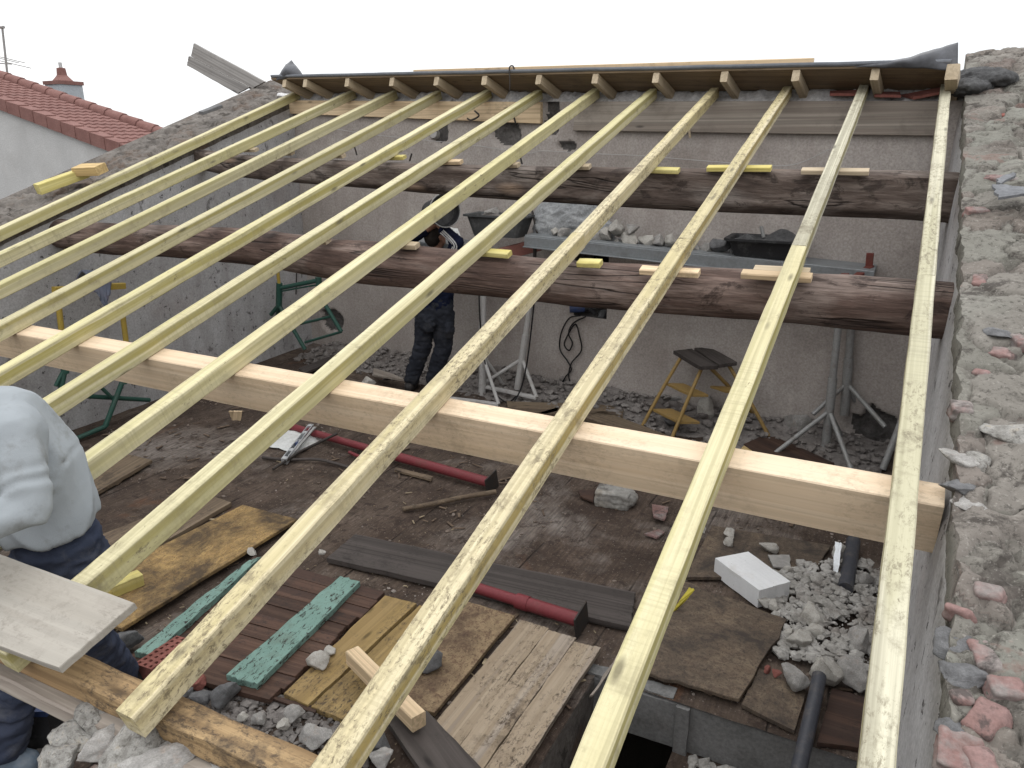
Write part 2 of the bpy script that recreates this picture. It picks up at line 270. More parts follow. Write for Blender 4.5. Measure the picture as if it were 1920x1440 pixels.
M['block'] = rough_mat('white_block', [(0.3, (0.70, 0.705, 0.715)), (0.7, (0.80, 0.805, 0.815))], 3, [((0.55, 0.51, 0.46), 4, 0.60, 0.74, 0.6)], 0.2, 0.002, speck=((0.10, 0.10, 0.10), 30, 0.67, 0.7, 0.85), stains=((0.60, 0.61, 0.63), (2, 60, 2), 0.4), fd=0.06)
M['black'] = plain('painted_void_shade', (0.004, 0.004, 0.004), 1.0, 0, 0)  # near-black colour painted in for the shade deep in the niche and stairwell
M['turquoise'] = None
def turq():
    g = Mat('chipped_turquoise_paint'); v = g.obj()
    col = g.ramp(g.noise(v, 6, 5), [(0.3, (0.15, 0.255, 0.22)), (0.7, (0.205, 0.325, 0.285))])
    ch = g.noise(g.sc(v, (22, 60, 60)), 1.0, 7, 0.75, 0.6)
    chip = g.ramp(ch, [(0.56, 0.0), (0.585, 1.0)])
    col = g.mix(g.ramp(g.noise(v, 11, 7, 0.75), [(0.5, 0.0), (0.66, 0.7)]), col, (0.13, 0.17, 0.14))
    col = g.mix(chip, col, (0.035, 0.028, 0.024))
    col = g.mix(g.ramp(g.noise(v, 70, 4, 0.7), [(0.6, 0.0), (0.68, 0.6)]), col, (0.06, 0.06, 0.05))
    return g.out(col, 0.75, g.math('ADD', g.math('MULTIPLY', chip, -1.0), ch), 0.5, 0.004)
M['turquoise'] = turq()
M['steel_red'] = plain('red_prop_paint', (0.185, 0.035, 0.042), 0.5, 0.0, 0.5, (0.13, 0.06, 0.05), 9)
M['rust_red'] = plain('rusty_red_iron', (0.16, 0.045, 0.035), 0.7, 0.0, 0.5, (0.08, 0.05, 0.04), 10)
M['red_oxide'] = plain('red_oxide_beam', (0.27, 0.115, 0.095), 0.7, 0.0, 0.5, (0.2, 0.15, 0.14), 8)
M['steel'] = plain('grey_steel', (0.33, 0.33, 0.325), 0.55, 0.3, 0.6, (0.20, 0.17, 0.15), 12)
M['steel_white'] = plain('whitewashed_steel', (0.42, 0.41, 0.40), 0.7, 0.0, 0.6, (0.26, 0.22, 0.2), 14)
M['galv'] = plain('galvanised_platform', (0.25, 0.265, 0.275), 0.55, 0.3, 0.5, (0.16, 0.15, 0.15), 7)
M['iron'] = plain('dark_iron', (0.05, 0.045, 0.042), 0.7, 0.3, 0.4, (0.10, 0.06, 0.04), 20)
M['alu'] = plain('bare_aluminium', (0.62, 0.64, 0.66), 0.35, 0.6, 0.3)
M['green_steel'] = plain('green_trestle_paint', (0.028, 0.085, 0.066), 0.5, 0.0, 0.4, (0.09, 0.09, 0.08), 12)
M['yellow_steel'] = plain('yellow_trestle_paint', (0.42, 0.30, 0.06), 0.5, 0.0, 0.4, (0.26, 0.19, 0.1), 14)
M['stool_paint'] = plain('worn_ochre_paint', (0.29, 0.19, 0.065), 0.6, 0.0, 0.7, (0.20, 0.145, 0.09), 25)
M['rubber'] = plain('black_rubber', (0.025, 0.025, 0.027), 0.6, 0.0, 0.5, (0.12, 0.12, 0.12), 12)
M['rubber_grey'] = plain('dusty_trough_rubber', (0.085, 0.088, 0.09), 0.7, 0.0, 0.6, (0.2, 0.2, 0.2), 12)
M['pvc'] = plain('grey_pvc_pipe', (0.055, 0.058, 0.07), 0.45, 0.0, 0.45, (0.16, 0.14, 0.12), 16)
M['cable'] = plain('cable_black', (0.01, 0.01, 0.011), 0.5, 0, 0)
M['membrane'] = plain('grey_roof_membrane', (0.20, 0.215, 0.245), 0.5, 0.0, 0.35, (0.30, 0.31, 0.34), 5, 0.4)
M['membrane_flap'] = plain('dark_membrane_underside', (0.085, 0.087, 0.096), 0.45, 0.0, 0.35, (0.18, 0.19, 0.22), 5, 0.4)
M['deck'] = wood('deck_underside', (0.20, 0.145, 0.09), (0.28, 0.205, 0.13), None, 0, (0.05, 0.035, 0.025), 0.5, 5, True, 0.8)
M['deck_rafter'] = wood('deck_rafter_wood', (0.429, 0.343, 0.234), (0.515, 0.429, 0.312), None, 0, (0.156, 0.117, 0.078), 0.4, 8, False, 0.7)
M['sheet'] = plain('white_plastic_sack', (0.62, 0.63, 0.62), 0.5, 0.0, 0.4, (0.4, 0.38, 0.33), 9, 0.5)
M['yellow_strap'] = plain('yellow_green_strap', (0.50, 0.42, 0.05), 0.6, 0, 0.5, (0.25, 0.2, 0.06))
M['blue_tool'] = plain('blue_tool_casing', (0.04, 0.065, 0.16), 0.45, 0, 0.4)
M['slate'] = rough_mat('slate_grey', [(0.3, (0.13, 0.135, 0.145)), (0.7, (0.23, 0.235, 0.25))], 6, [], 0.5, 0.006)
M['wire'] = plain('pale_wire', (0.45, 0.43, 0.42), 0.6, 0, 0)
def cloth(name, c, c2, dirt, amt, scale=4.0, wr=0.7):
    g = Mat(name); v = g.obj(False)
    a = g.noise(v, scale, 6, 0.6, 0.4)
    col = g.ramp(a, [(0.3, c), (0.7, c2)])
    col = g.mix(g.math('MULTIPLY', g.ramp(g.noise(v, 7, 7, 0.7), [(0.52, 0.0), (0.66, 1.0)]), amt), col, dirt)
    wv = g.noise(g.sc(v, (1, 1, 1)), 260, 2, 0.6)
    w2 = g.noise(v, 13, 4, 0.55, 0.8)
    return g.out(col, 0.95, g.math('ADD', g.math('MULTIPLY', w2, 0.5), g.math('MULTIPLY', wv, 0.12)), wr, 0.012, 0, 0.1)
M['sweater'] = cloth('pale_grey_sweatshirt', (0.261, 0.284, 0.302), (0.306, 0.329, 0.347), (0.153, 0.153, 0.144), 0.5, 3.0, 0.4)
M['jeans'] = cloth('dark_jeans', (0.035, 0.045, 0.075), (0.065, 0.075, 0.11), (0.16, 0.16, 0.17), 0.4)
M['work_trousers'] = cloth('black_work_trousers', (0.018, 0.02, 0.027), (0.035, 0.038, 0.048), (0.09, 0.09, 0.095), 0.4)
M['navy'] = cloth('navy_track_top', (0.008, 0.011, 0.028), (0.014, 0.018, 0.04), (0.05, 0.05, 0.06), 0.2)
M['white_cloth'] = plain('white_stripe', (0.7, 0.7, 0.7), 0.9, 0, 0.1)
M['skin'] = plain('skin_tone', (0.30, 0.16, 0.11), 0.6, 0, 0.2, (0.2, 0.12, 0.1), 8)
M['hair'] = plain('dark_hair', (0.02, 0.015, 0.012), 0.7, 0, 0.1)
M['shoe'] = plain('dark_work_shoe', (0.025, 0.023, 0.023), 0.6, 0, 0.5, (0.12, 0.10, 0.09), 15)
M['boot_pale'] = plain('dusty_blue_boot', (0.13, 0.17, 0.22), 0.7, 0, 0.5, (0.25, 0.25, 0.25), 10)
M['jacket'] = cloth('slate_blue_jacket', (0.14, 0.16, 0.22), (0.20, 0.22, 0.28), (0.3, 0.14, 0.2), 0.3)
M['eye'] = plain('eye_dark', (0.02, 0.015, 0.015), 0.3, 0, 0)
def floor_mat():
    g = Mat('attic_floor_dirt'); v = g.obj(False)
    a = g.noise(v, 2.2, 9, 0.7, 0.3)
    col = g.ramp(a, [(0.3, (0.032, 0.022, 0.016)), (0.48, (0.074, 0.053, 0.040)), (0.60, (0.130, 0.098, 0.076)), (0.76, (0.22, 0.175, 0.142))])
    pl = g.n('Separate' + 'XYZ', {0: v}).outputs[0]
    wob = g.math('ADD', pl, g.math('MULTIPLY', g.noise(v, 1.5, 3), 0.03))
    saw = g.math('FRACT', g.math('MULTIPLY', wob, 1 / 0.21))
    gap = g.ramp(saw, [(0.0, 1.0), (0.035, 0.0), (0.965, 0.0), (1.0, 1.0)])
    gap = g.math('MULTIPLY', gap, g.ramp(g.noise(v, 2.5, 4), [(0.48, 0.0), (0.62, 0.8)]))
    tone = g.n('TexWhiteNoise', {1: g.math('FLOOR', g.math('MULTIPLY', wob, 1 / 0.21))}, noise_dimensions='1D').outputs[0]
    col = g.mix(g.math('MULTIPLY', tone, 0.25), col, (0.08, 0.05, 0.038))
    col = g.mix(g.ramp(g.noise(v, 0.9, 6, 0.65, 0.4), [(0.52, 0.0), (0.66, 0.8)]), col, (0.27, 0.238, 0.215))
    col = g.mix(g.ramp(g.noise(g.sc(v, (1, 1, 7)), 1.1, 5, 0.6, 0.8), [(0.63, 0.0), (0.75, 0.8)]), col, (0.17, 0.075, 0.035))
    cl = g.noise(v, 9, 8, 0.8, 0.3)
    col = g.mix(g.ramp(cl, [(0.52, 0.0), (0.60, 0.85)]), col, (0.035, 0.023, 0.018))
    col = g.mix(g.ramp(g.noise(v, 28, 5, 0.8), [(0.56, 0.0), (0.66, 0.6)]), col, (0.20, 0.15, 0.12))
    gr = g.noise(g.sc(v, (60, 5, 60)), 1.0, 5, 0.7)
    col = g.mix(g.ramp(gr, [(0.42, 0.5), (0.6, 0.0)]), col, (0.035, 0.025, 0.021))
    sp = g.noise(v, 75, 3, 0.75)
    col = g.mix(g.ramp(sp, [(0.64, 0.0), (0.70, 0.8)]), col, (0.32, 0.29, 0.26))
    col = g.mix(gap, col, (0.008, 0.006, 0.005))
    h = g.math('ADD', g.math('ADD', a, g.math('MULTIPLY', cl, 1.5)), g.math('MULTIPLY', gap, -2.0))
    return g.out(col, 0.93, h, 0.7, 0.012)
M['floor'] = floor_mat()
M['ground'] = rough_mat('earth_ground', [(0.3, (0.07, 0.06, 0.05)), (0.7, (0.14, 0.12, 0.10))], 0.5, [])

# ------------------------------------------------------------------ object helpers
def tag(o, label=None, cat=None, group=None, kind=None):
    if label: o['label'] = label
    if cat: o['category'] = cat
    if group: o['group'] = group
    if kind: o['kind'] = kind
    return o
def link(name, me, mat=None, parent=None, mw=None):
    o = bpy.data.objects.new(name, me); COL.objects.link(o)
    if mat: me.materials.append(mat)
    if mw is not None: o.matrix_world = mw
    if parent:
        o.parent = parent; o.matrix_parent_inverse = parent.matrix_world.inverted()
    return o
def mesh(name, vs, fs, smooth=False):
    me = bpy.data.meshes.new(name); me.from_pydata([tuple(v) for v in vs], [], fs); me.validate(); me.update()
    if smooth:
        me.shade_smooth(); me.set_sharp_from_angle(angle=radians(50))
    return me
def empty(name, loc, label=None, cat=None, group=None):
    o = bpy.data.objects.new(name, None); COL.objects.link(o); o.empty_display_size = 0.1
    o.matrix_world = Matrix.Translation(loc)
    return tag(o, label, cat, group)
def frame(o, x, zhint):
    x = x.normalized(); y = zhint.cross(x).normalized(); z = x.cross(y)
    return Matrix(((x.x, y.x, z.x, o.x), (x.y, y.y, z.y, o.y), (x.z, y.z, z.z, o.z), (0, 0, 0, 1)))
def bm_mesh(name, bm, smooth=False):
    me = bpy.data.meshes.new(name); bm.normal_update(); bm.to_mesh(me); bm.free()
    if smooth: me.shade_smooth()
    return me
def timber_me(name, L, W, H, seg=10, jit=0.0012, bev=0.004, bow=0.0, rng=random):
    """bar along local X from 0 to L, centred in Y, top face at z=0"""
    vs, fs = [], []
    b = min(bev, W * 0.2, H * 0.2); w, h = W / 2, H
    prof = [(-w + b, 0), (w - b, 0), (w, -b), (w, -h + b), (w - b, -h), (-w + b, -h), (-w, -h + b), (-w, -b)]
    for i in range(seg + 1):
        t = i / seg; oy = bow * sin(pi * t)
        for (y, z) in prof: vs.append((t * L, y + oy + rng.uniform(-jit, jit), z + rng.uniform(-jit, jit)))
    for i in range(seg):
        for k in range(8): fs.append((i * 8 + k, i * 8 + (k + 1) % 8, (i + 1) * 8 + (k + 1) % 8, (i + 1) * 8 + k))
    fs.append(tuple(range(8))[::-1]); fs.append(tuple(range(seg * 8, seg * 8 + 8)))
    me = mesh(name, vs, fs); bm = bmesh.new(); bm.from_mesh(me); bmesh.ops.recalc_face_normals(bm, faces=bm.faces); bm.to_mesh(me); bm.free()
    return me
def timber(name, p0, p1, W, H, mat, up=V((0, 0, 1)), parent=None, **k):
    return link(name, timber_me(name, (p1 - p0).length, W, H, **k), mat, parent, frame(p0, p1 - p0, up))
def slab(name, pts, th, mat, parent=None, ax=(0, 1), jit=0.003, n=8, sag=0.0):
    """board whose top outline is the four (or more) world points; local X follows pts[ax0]->pts[ax1]"""
    c = sum(pts, V()) / len(pts)
    nz = (pts[1] - pts[0]).cross(pts[2] - pts[1]).normalized()
    if nz.z < 0: nz = -nz
    mw = frame(c, pts[ax[1]] - pts[ax[0]], nz); inv = mw.inverted()
    loc = [inv @ p for p in pts]; out = []
    for i in range(len(loc)):
        a, b = loc[i], loc[(i + 1) % len(loc)]
        d = (b - a); pn = V((-d.y, d.x, 0)).normalized()
        for k in range(n):
            p = a.lerp(b, k / n)
            if k: p = p + pn * random.gauss(0, jit)
            out.append(p)
    N = len(out); e = min(0.003, th * 0.25)
    cc = sum(out, V()) / N
    vs = [(p.x + (cc.x - p.x) * 0.004, p.y + (cc.y - p.y) * 0.008, p.z) for p in out] + [(p.x, p.y, p.z - e) for p in out] + [(p.x, p.y, p.z - th) for p in out]
    fs = [tuple(range(N)), tuple(range(2 * N, 3 * N))[::-1]]
    for r in range(2):
        for i in range(N):
            j = (i + 1) % N; fs.append((r * N + i, r * N + N + i, r * N + N + j, r * N + j))
    me = mesh(name, vs, fs); bm = bmesh.new(); bm.from_mesh(me); bmesh.ops.recalc_face_normals(bm, faces=bm.faces); bm.to_mesh(me); bm.free()
    return link(name, me, mat, parent, mw)
def tube_geo(pts, r, n=10, cap=True, r1=None):
    vs, fs = [], []; pts = [V(p) for p in pts]; m = len(pts)
    up = V((0, 0, 1)); prev = None
    for i, p in enumerate(pts):
        d = (pts[min(i + 1, m - 1)] - pts[max(i - 1, 0)]).normalized()
        if prev is None:
            a = d.cross(up if abs(d.z) < 0.95 else V((1, 0, 0))).normalized()
        else:
            a = (prev - d * prev.dot(d)).normalized()
        prev = a; b = d.cross(a)
        rr = r if r1 is None else r + (r1 - r) * i / (m - 1)
        for k in range(n): vs.append(p + a * (rr * cos(2 * pi * k / n)) + b * (rr * sin(2 * pi * k / n)))
    for i in range(m - 1):
        for k in range(n): fs.append((i * n + k, (i + 1) * n + k, (i + 1) * n + (k + 1) % n, i * n + (k + 1) % n))
    if cap: fs.append(tuple(range(n))); fs.append(tuple(range((m - 1) * n, m * n))[::-1])
    return vs, fs
def join(gs):
    vs, fs = [], []
    for v, f in gs:
        o = len(vs); vs += list(v); fs += [tuple(i + o for i in t) for t in f]
    return vs, fs
def local_obj(name, geo, mat, parent=None, smooth=True, origin=None):
    vs, fs = geo; vs = [V(v) for v in vs]
    if origin is None:
        origin = sum(vs, V()) / len(vs)
    me = mesh(name, [v - origin for v in vs], fs, smooth)
    return link(name, me, mat, parent, Matrix.Translation(origin))
def tube(name, pts, r, mat, parent=None, n=10, r1=None):
    return local_obj(name, tube_geo(pts, r, n, True, r1), mat, parent)
def smooth_path(pts, k=6):
    pts = [V(p) for p in pts]; out = []
    for i in range(len(pts) - 1):
        p0, p1, p2, p3 = pts[max(i - 1, 0)], pts[i], pts[i + 1], pts[min(i + 2, len(pts) - 1)]
        for j in range(k):
            t = j / k
            out.append(0.5 * ((2 * p1) + (p2 - p0) * t + (2 * p0 - 5 * p1 + 4 * p2 - p3) * t * t + (3 * p1 - p0 - 3 * p2 + p3) * t ** 3))
    return out + [pts[-1]]
def box_geo(c, sx, sy, sz, mw=None):
    vs = [V((x * sx / 2, y * sy / 2, z * sz / 2)) for x in (-1, 1) for y in (-1, 1) for z in (-1, 1)]
    if mw is not None: vs = [mw.to_3x3() @ v for v in vs]
    return [v + c for v in vs], [(0, 1, 3, 2), (4, 6, 7, 5), (0, 4, 5, 1), (2, 3, 7, 6), (0, 2, 6, 4), (1, 5, 7, 3)]
def fbm(p, s, o=4):
    t, a, q = 0, 1, 0
    for k in range(o):
        t += a * mnoise.noise(V(p) * s); q += a; a *= 0.55; s *= 2.1
    return t / q
# rocks
def rock_me(seed, sub=4, flat=0.75, cuts=12):
    rng = random.Random(seed); bm = bmesh.new(); bmesh.ops.create_icosphere(bm, subdivisions=sub, radius=1)
    pl = []
    for k in range(cuts):
        n = V((rng.gauss(0, 1), rng.gauss(0, 1), rng.gauss(0, 1))).normalized(); pl.append((n, rng.uniform(0.42, 0.8)))
    off = V((seed * 3.7, seed * 1.3, seed * 7.1))
    for v in bm.verts:
        p = v.co.copy()
        for n, d in pl:
            q = p.dot(n) - d
            if q > 0: p -= n * q * 0.92
        p *= 1 + 0.20 * fbm(p + off, 1.5, 3) + 0.10 * fbm(p + off, 5, 3) + 0.03 * fbm(p + off, 14, 2)
        v.co = V((p.x * 1.1, p.y * 0.95, p.z * flat)) * 1.15
    return bm_mesh('stone', bm, sub >= 3)
ROCKS = {}
def rock(name, loc, size, mat, label, group=None, parent=None, seed=None, sq=(1, 1, 1), cat='stone', bury=0.25):
    seed = random.randrange(10) if seed is None else seed
    key = (seed, mat)
    if key not in ROCKS:
        ROCKS[key] = rock_me(seed); ROCKS[key].materials.append(M[mat])
    o = bpy.data.objects.new(name, ROCKS[key]); COL.objects.link(o)
    o.matrix_world = Matrix.Translation(V(loc) + V((0, 0, size * 0.75 * (1 - bury)))) @ Matrix.Rotation(random.uniform(0, 6.28), 4, 'Z') @ Matrix.Rotation(random.uniform(-.3, .3), 4, 'X') @ Matrix.Diagonal((size * sq[0], size * sq[1], size * sq[2], 1))
    if parent: o.parent = parent; o.matrix_parent_inverse = parent.matrix_world.inverted()
    else: tag(o, label, cat, group)
    return o
_SM = []
for s_ in range(8):
    me_ = rock_me(100 + s_, 1, 0.75, 5); _SM.append(([v.co.copy() for v in me_.vertices], [tuple(p.vertices) for p in me_.polygons])); bpy.data.meshes.remove(me_)
def rubble(name, spots, mat, label):
    """spots: list of (point, size): one scatter of small debris"""
    vs, fs = [], []
    for p, s in spots:
        gv, gf = random.choice(_SM); o = len(vs)
        R = Matrix.Rotation(random.uniform(0, 6.28), 3, 'Z') @ Matrix.Rotation(random.uniform(-.6, .6), 3, 'X')
        k = V((random.uniform(.7, 1.3), random.uniform(.7, 1.3), random.uniform(.6, 1.0)))
        for v in gv:
            q = R @ V((v.x * k.x, v.y * k.y, v.z * k.z)) * s
            vs.append(V(p) + q + V((0, 0, s * 0.35)))
        fs += [tuple(i + o for i in f) for f in gf]
    c = sum(vs, V()) / len(vs)
    o = link(name, mesh(name, [v - c for v in vs], fs), M[mat], None, Matrix.Translation(c))
    return tag(o, label, 'rubble', None, 'stuff')
def in_quad(pts, u, v): return pts[0].lerp(pts[1], u).lerp(pts[3].lerp(pts[2], u), v)
def remeshed(name, geos, voxel, mat, parent=None, smooth_it=8, disp=0.0, dscale=8, origin=None, folds=None):
    vs, fs = join(geos)
    o = local_obj(name, (vs, fs), None, None, True, origin)
    m = o.modifiers.new('r', 'REMESH'); m.mode = 'VOXEL'; m.voxel_size = voxel
    if smooth_it:
        s = o.modifiers.new('s', 'SMOOTH'); s.iterations = smooth_it; s.factor = 0.5
    dg = bpy.context.evaluated_depsgraph_get(); dg.update()
    me = bpy.data.meshes.new_from_object(o.evaluated_get(dg))
    o.modifiers.clear(); old = o.data; o.data = me; bpy.data.meshes.remove(old)
    if disp:
        me.update(); nn = [v.normal.copy() for v in me.vertices]
        for v, n_ in zip(me.vertices, nn):
            p = v.co; f = fbm(V((p.x, p.y, p.z * 1.9)) + V((3, 7, 1)), dscale, 3)
            v.co = p + n_ * disp * (1 - abs(f) * 3.2)
    if folds:
        me.update(); nn = [v.normal.copy() for v in me.vertices]; W_ = o.matrix_world
        for v, n_ in zip(me.vertices, nn): v.co = v.co + n_ * folds(W_ @ v.co)
    me.shade_smooth(); me.materials.append(mat); me.name = name
    if parent: o.parent = parent; o.matrix_parent_inverse = parent.matrix_world.inverted()
    return o
def ell(c, rx, ry, rz, mw=None, n=16):
    bm = bmesh.new(); bmesh.ops.create_uvsphere(bm, u_segments=n, v_segments=n // 2 + 2, radius=1)
    vs = [V((v.co.x * rx, v.co.y * ry, v.co.z * rz)) for v in bm.verts]
    bm.verts.index_update(); fs = [tuple(v.index for v in f.verts) for f in bm.faces]; bm.free()
    if mw is not None: vs = [mw.to_3x3() @ v for v in vs]
    return [v + c for v in vs], fs
def cap(p0, r0, p1, r1, n=14):
    """tapered capsule"""
    p0, p1 = V(p0), V(p1); g = tube_geo([p0.lerp(p1, t / 6) for t in range(7)], r0, n, True, r1)
    return join([g, ell(p0, r0 * .99, r0 * .99, r0 * .99, None, 12), ell(p1, r1 * .99, r1 * .99, r1 * .99, None, 12)])
def loft_grid(fn, nu, nv):
    vs = [fn(i / nu, j / nv) for i in range(nu + 1) for j in range(nv + 1)]
    fs = [(i * (nv + 1) + j, (i + 1) * (nv + 1) + j, (i + 1) * (nv + 1) + j + 1, i * (nv + 1) + j + 1) for i in range(nu) for j in range(nv)]
    return vs, fs
# ================================================================== SETTING
def ramp01(a, b, x): return max(0.0, min(1.0, (x - a) / (b - a)))
gm = mesh('ground', [(-1500, -1500, -3), (1500, -1500, -3), (1500, 1500, -3), (-1500, 1500, -3)], [(0, 1, 2, 3)])
tag(link('ground', gm, M['ground']), kind='structure')
PX0, PX1, PY0, PY1 = -0.98, 0.20, 1.15, 2.73                      # stair opening
def floor_h(x, y): return 0.012 * fbm((x, y, 0), 2.0, 4) + 0.004 * fbm((x, y, 5), 14, 2)
def make_floor():
    xs = [-6.7 + 0.04 * i for i in range(int(7.4 / 0.04) + 1)]; ys = [0.2 + 0.04 * i for i in range(int(7.0 / 0.04) + 1)]
    vs = [(x, y, floor_h(x, y)) for x in xs for y in ys]; n = len(ys); fs = []
    for i in range(len(xs) - 1):
        for j in range(n - 1):
            cx_, cy_ = xs[i] + .02, ys[j] + .02
            if PX0 < cx_ < PX1 + .1 and PY0 < cy_ < PY1: continue
            fs.append((i * n + j, (i + 1) * n + j, (i + 1) * n + j + 1, i * n + j + 1))
    tag(link('attic_floor', mesh('attic_floor', vs, fs, True), M['floor']), kind='structure')
make_floor()

def cells(p, sc=3.6):
    q = V((p.x, p.y, 0)) * sc; q += V((fbm(p, 5, 3), fbm(p + V((3, 8, 1)), 5, 3), 0)) * 0.9
    d, pts = mnoise.voronoi(q); h = mnoise.cell(pts[0] * 7.31 + V((.5, .5, .5)))
    h = (h * 0.5 + 0.5) % 1.0
    crev = min(1.0, (d[1] - d[0]) / 0.35)
    tilt = (q - pts[0]).dot(V((mnoise.noise(pts[0] * 3.1), mnoise.noise(pts[0] * 4.7 + V((9, 0, 0))), 0)))
    return crev, h, tilt
def wall(name, foot_in, top_in, top_out, foot_out, nu, nv, mats, label, amp=0.03, famp=0.004, edge=0.03, carve=None, topnoise=None, capm=0):
    """masonry strip; four functions of u in 0..1 give the section; nv = cells on inner face, top, outer face"""
    vs, fs, mi, att = [], [], [], []
    N = sum(nv) + 1
    for i in range(nu + 1):
        u = i / nu; P = [foot_in(u), top_in(u), top_out(u), foot_out(u)]
        for s_ in range(3):
            for j in range(nv[s_] + (1 if s_ == 2 else 0)):
                t = j / nv[s_]; p = P[s_].lerp(P[s_ + 1], t); at_ = (1, .2)
                if s_ == 1:
                    k = min(1, 6 * t, 6 * (1 - t)) if True else 1
                    b = fbm(p, 2.6, 5); q_ = b * 5.0 + 2.5; b = (math.floor(q_) + min(1.0, (q_ % 1.0) * 2.2) - 2.5) / 5.0 + 0.10 * fbm(p, 13, 4) - 0.22 * max(0.0, fbm(p + V((9, 2, 4)), 6, 4) - .18) * 3
                    cr_v, hh, tl = cells(p); at_ = (cr_v, hh)
                    p = p + V((0, 0, amp * (b * 0.8 + 0.22 * (hh - .5) + 0.25 * tl - 0.45 * max(0, 1 - 3 * cr_v)) * (0.45 + 0.55 * k)))
                    if topnoise: p = topnoise(p, t)
                    if t < 0.15: 
                        out = (P[2] - P[1]).normalized(); p = p + out * (edge * (0.6 + fbm(p, 6, 4) * 1.6) * (1 - t / 0.15))
                elif s_ == 0:
                    out = (P[2] - P[1]).normalized()
                    p = p + out * (famp * fbm(p, 4, 4))
                    if t > 0.93: p = p + out * (edge * (0.6 + fbm(p, 6, 4) * 1.6) * (t - 0.93) / 0.07)
                    if carve: p = p + out * carve(p)
                vs.append(p); att.append(at_)
    for i in range(nu):
        for j in range(N - 1):
            a = i * N + j; fs.append((a, a + N, a + N + 1, a + 1))
            mi.append(0 if j < nv[0] * 0.96 else (1 if j < nv[0] + nv[1] + 1 else 0))
    fs.append(tuple(range(N))); fs.append(tuple(range(nu * N, nu * N + N))[::-1]); mi += [capm, capm]
    c = sum(vs, V()) / len(vs)
    me = mesh(name, [v - c for v in vs], fs, True)
    ca = me.color_attributes.new('stone', 'FLOAT_COLOR', 'POINT')
    ca.data.foreach_set('color', [k_ for a_ in att for k_ in (a_[0], a_[1], 0, 1)])
    o = link(name, me, mats[0], None, Matrix.Translation(c)); me.materials.append(mats[1])
    if len(me.polygons) == len(mi):
        me.polygons.foreach_set('material_index', mi)
    bm = bmesh.new(); bm.from_mesh(me); bmesh.ops.recalc_face_normals(bm, faces=bm.faces); bm.to_mesh(me); bm.free()
    tag(o, label, 'wall'); return o

# right gable wall (broad broken top)
def gw_top(p, t):
    y, x = p.y, p.x
    p.z += 0.02 * math.exp(-((y - 6.45) / 0.4) ** 2 - ((x - 0.55) / 0.28) ** 2)
    p.z -= 0.05 * ramp01(0.5, 0.3, x - 0.17) * 0
    return p
YL = lambda u: 0.3 + 6.9 * u
gable_r = wall('gable_wall', lambda u: V((0.15, YL(u), -0.6)), lambda u: V((0.205, YL(u), rz(YL(u)) - 0.03)), lambda u: V((1.25, YL(u), rz(YL(u)) + 0.02)), lambda u: V((1.25, YL(u), -3)),
    620, (30, 90, 2), (M['plaster_cool'], M['masonry_cells']), 'broad rubble gable wall with bricks in its broken top, right of the last rafter', 0.075, 0.008, 0.028, None, gw_top)
# left gable wall
def gable_left():
    f = lambda Y, a, b: a + (b - a) * (Y - 3.0) / 3.6
    Y = lambda u: 0.4 + 6.9 * u
    ti = lambda u: V((f(Y(u), -5.78, -6.2), Y(u), rz(Y(u)) - 0.075))
    to = lambda u: V((f(Y(u), -6.42, -6.95), Y(u), rz(Y(u)) - 0.0))
    return wall('gable_wall', lambda u: V((f(Y(u), -6.0, -6.2), Y(u), -0.05)), ti, to, lambda u: V((to(u).x, Y(u), -3)), 420, (60, 36, 2), (M['plaster_cool'], M['masonry_dark']),
        'speckled grey gable wall with dark mortar along its sloping top, left of all the rafters', 0.075, 0.012, 0.02)
gable_l = gable_left()

